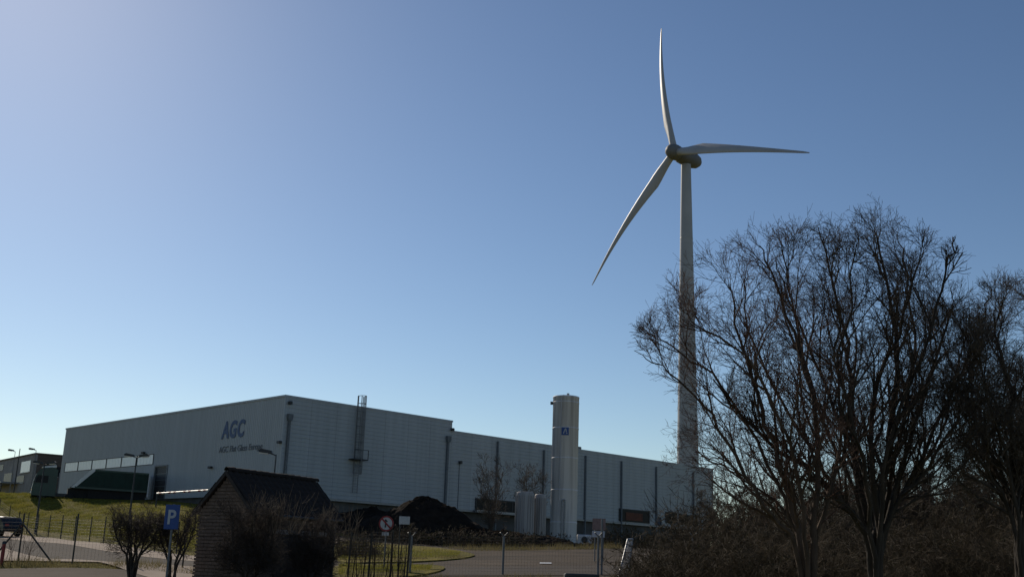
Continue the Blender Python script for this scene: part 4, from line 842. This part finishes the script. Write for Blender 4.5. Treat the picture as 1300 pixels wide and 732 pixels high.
# bramble thickets
def thicket(label, px, Y, ytop, wpx, seed, n=150, leaves=900, m='bramble', dp=1.6, group='bramble thickets under the trees'):
    rg = random.Random(seed); x = at(px, 700, Y).x; b = Vector((x, Y, gz(x, Y))); H_ = at(px, ytop, Y).z-b.z; W_ = wpx*Y/FPX/2
    t = thing('bramble_thicket', label, 'thicket', b, group=group); ch = []; lp = []
    rm_ = max(.004, Y*.00016)
    for k in range(n):
        an = rg.uniform(0, 6.28); f = math.sqrt(rg.random()); s0 = Vector((math.cos(an)*W_*f, math.sin(an)*dp*f, -.05)); hh_ = H_*(1-.45*f*f)*rg.uniform(.5, 1.05)
        d = Vector((rg.gauss(0, .3), rg.gauss(0, .3), 1)).normalized(); q = [s0]; ns_ = 8; L = hh_*1.35/ns_
        for i in range(ns_): d = (d+rv(rg)*.16+Vector((s0.x, s0.y, 0))*(.05/max(W_, .3))+Vector((0, 0, -.16*(i > 3)))).normalized(); q.append(q[-1]+d*L)
        r_ = rm_*rg.uniform(1.2, 2.6); ch.append((q, [r_*(1-.09*i) for i in range(ns_+1)]))
        for j in range(7):
            p_ = q[rg.randint(2, ns_)]; dd = (rv(rg)+Vector((0, 0, .5))).normalized(); l_ = H_*rg.uniform(.08, .22); e_ = p_+dd*l_; ch.append(([p_, p_+dd*l_*.5+rv(rg)*.03, e_], [rm_*1.1, rm_, rm_*.8])); lp.append(e_); lp.append(p_+dd*l_*.5)
            for jj in range(2): d3 = (dd+rv(rg)*.6).normalized(); ch.append(([p_+dd*l_*.5, e_+d3*l_*.4], [rm_*.9, rm_*.7]))
    tubes(ch, 'canes', M[m], t, 3)
    if leaves:
        mb = MB()
        for k in range(leaves):
            p_ = rg.choice(lp)+rv(rg)*.06; a_ = rv(rg).normalized(); c_ = a_.orthogonal().normalized(); s_ = rg.uniform(.018, .042)*max(1, Y/34)
            mb.add([p_, p_+a_*s_+c_*s_*.5, p_+a_*s_*2, p_+a_*s_-c_*s_*.5], [(0, 1, 2, 3)])
        tag(mb.build('leaves', M['leaf'], t, fix=False), kind='stuff')
for k, (px, Y, yt, wd, lb) in enumerate(((835, 30, 690, 90, 'olive bramble thicket nearest the gate leaf'), (880, 34, 664, 120, 'bramble thicket under the far end of the factory'), (945, 29, 658, 130, 'bramble thicket left of the reddish tree trunks'), (1015, 27, 690, 120, 'low bramble thicket between the reddish tree trunks'), (985, 40, 640, 150, 'tall bramble thicket behind the reddish tree'), (1070, 33, 652, 140, 'bramble thicket behind the foot of the big tree'), (1170, 29, 668, 140, 'bramble thicket just right of the big trunk'), (1160, 42, 632, 170, 'tall bramble thicket in the gap right of the big trunk'), (1250, 28, 650, 140, 'bramble thicket below the right edge trees'), (1270, 38, 615, 170, 'tallest bramble thicket near the right edge'), (1110, 26.5, 705, 110, 'low bramble thicket in front of the big trunk'), (1310, 30, 640, 120, 'bramble thicket cut by the right edge'))):
    thicket(lb, px, Y, yt, wd, 100+k, n=230, leaves=350)
for k, (px, Y, yt, wd, lb) in enumerate(((520, 91, 668, 60, 'brown scrub at the left end of the earth bank'), (575, 90.5, 671, 70, 'brown scrub on the middle of the earth bank'), (640, 90, 672, 80, 'brown scrub below the upright tanks'), (695, 98, 677, 60, 'brown scrub at the foot of the gas tank'), (455, 60, 672, 50, 'grey scrub right behind the hut corner'), (790, 108, 668, 90, 'dark scrub right of the gas tank below the factory'), (850, 112, 672, 90, 'dark scrub along the far factory base'))):
    thicket(lb, px, Y, yt, wd, 130+k, n=120, leaves=250, dp=2.2, group='scrub along the far yard edge')
for k, (px, Y, yt, wd, lb) in enumerate(((930, 52, 616, 130, 'dim woodland scrub just beyond the far factory end'), (1010, 56, 606, 150, 'dim woodland scrub seen between the reddish stems'), (1090, 50, 604, 150, 'dim woodland scrub behind the fork of the big tree'), (1165, 58, 600, 150, 'dim woodland scrub far back in the gap'), (1235, 52, 600, 160, 'dim woodland scrub far back near the right edge'), (1300, 46, 590, 150, 'dim woodland scrub at the right edge'))):
    thicket(lb, px, Y, yt, wd, 160+k, n=330, leaves=300, dp=3., m='bramble', group='woodland scrub behind the trees')
# ------------------------------------------------------------------ grass blades
def blades(name, label, m, seed, boxes):
    rg = np.random.default_rng(seed); V = []; k = 0
    for (c00, c10, c11, c01, n, h0, h1, wd) in boxes:
        u, v = rg.random(n), rg.random(n); c = [np.array(q) for q in (c00, c10, c11, c01)]
        p_ = (c[0]*(1-u)[:, None]+c[1]*u[:, None])*(1-v)[:, None]+(c[3]*(1-u)[:, None]+c[2]*u[:, None])*v[:, None]
        z = hts(p_[:, 0], p_[:, 1])+(.1 if n < 10000 and name == 'grass' else 0.); h = rg.uniform(h0, h1, n)*(.6+.8*(np.sin(p_[:, 0]*1.7)*np.sin(p_[:, 1]*1.3) > .1)); an = rg.uniform(0, 6.28, n); ln = rg.normal(0, .35, (n, 2))*h[:, None]
        dx = np.stack([np.cos(an), np.sin(an)], -1)*wd
        V.append(np.stack([np.c_[p_-dx, z], np.c_[p_+dx, z], np.c_[p_+ln, z+h]], 1).reshape(-1, 3))
    V = np.concatenate(V); n = len(V)//3; me = bpy.data.meshes.new(name); me.vertices.add(len(V)); me.vertices.foreach_set('co', V.ravel()); me.loops.add(len(V)); me.loops.foreach_set('vertex_index', np.arange(len(V), dtype=np.int32))
    me.polygons.add(n); me.polygons.foreach_set('loop_start', np.arange(0, len(V), 3, dtype=np.int32)); me.polygons.foreach_set('loop_total', np.full(n, 3, np.int32)); me.update(calc_edges=True)
    return tag(link_mesh(name, me, m), label, 'grass', kind='stuff')
L0, R0 = xy(-10, 660, 118), xy(260, 660, 66); L1_, R1_ = xy(-10, 630, 130), xy(265, 640, 116)
ib = [(lerp2(hit(430, 690), hit(585, 703), 0), hit(585, 702), hit(580, 709), hit(430, 714), 9000, .05, .16, .012), (hit(430, 721), hit(550, 720), hit(545, 728), hit(430, 735), 6000, .05, .14, .010)]
blades('grass', 'short sunlit grass on the bank and the islands', M['grassblade'], 2, [(L0, R0, R1_, L1_, 60000, .06, .2, .02)]+ib)
blades('verge_grass', 'rough dry grass verge along the near wire fence', M['strawblade'], 3, [((-24, 35.7), (-3, 35.7), (-3, 38.6), (-24, 38.6), 9000, .06, .26, .008), ((-4, 38), (4, 38), (4, 40), (-4, 40), 2500, .05, .2, .008), (hit(440, 715), hit(590, 711), hit(595, 709), hit(440, 713), 2500, .06, .26, .010), (hit(600, 700), hit(790, 697), hit(790, 695.5), hit(560, 695.5), 5000, .1, .45, .014), (hit(440, 738), hit(560, 729), hit(560, 727), hit(440, 733), 1500, .05, .2, .008)])
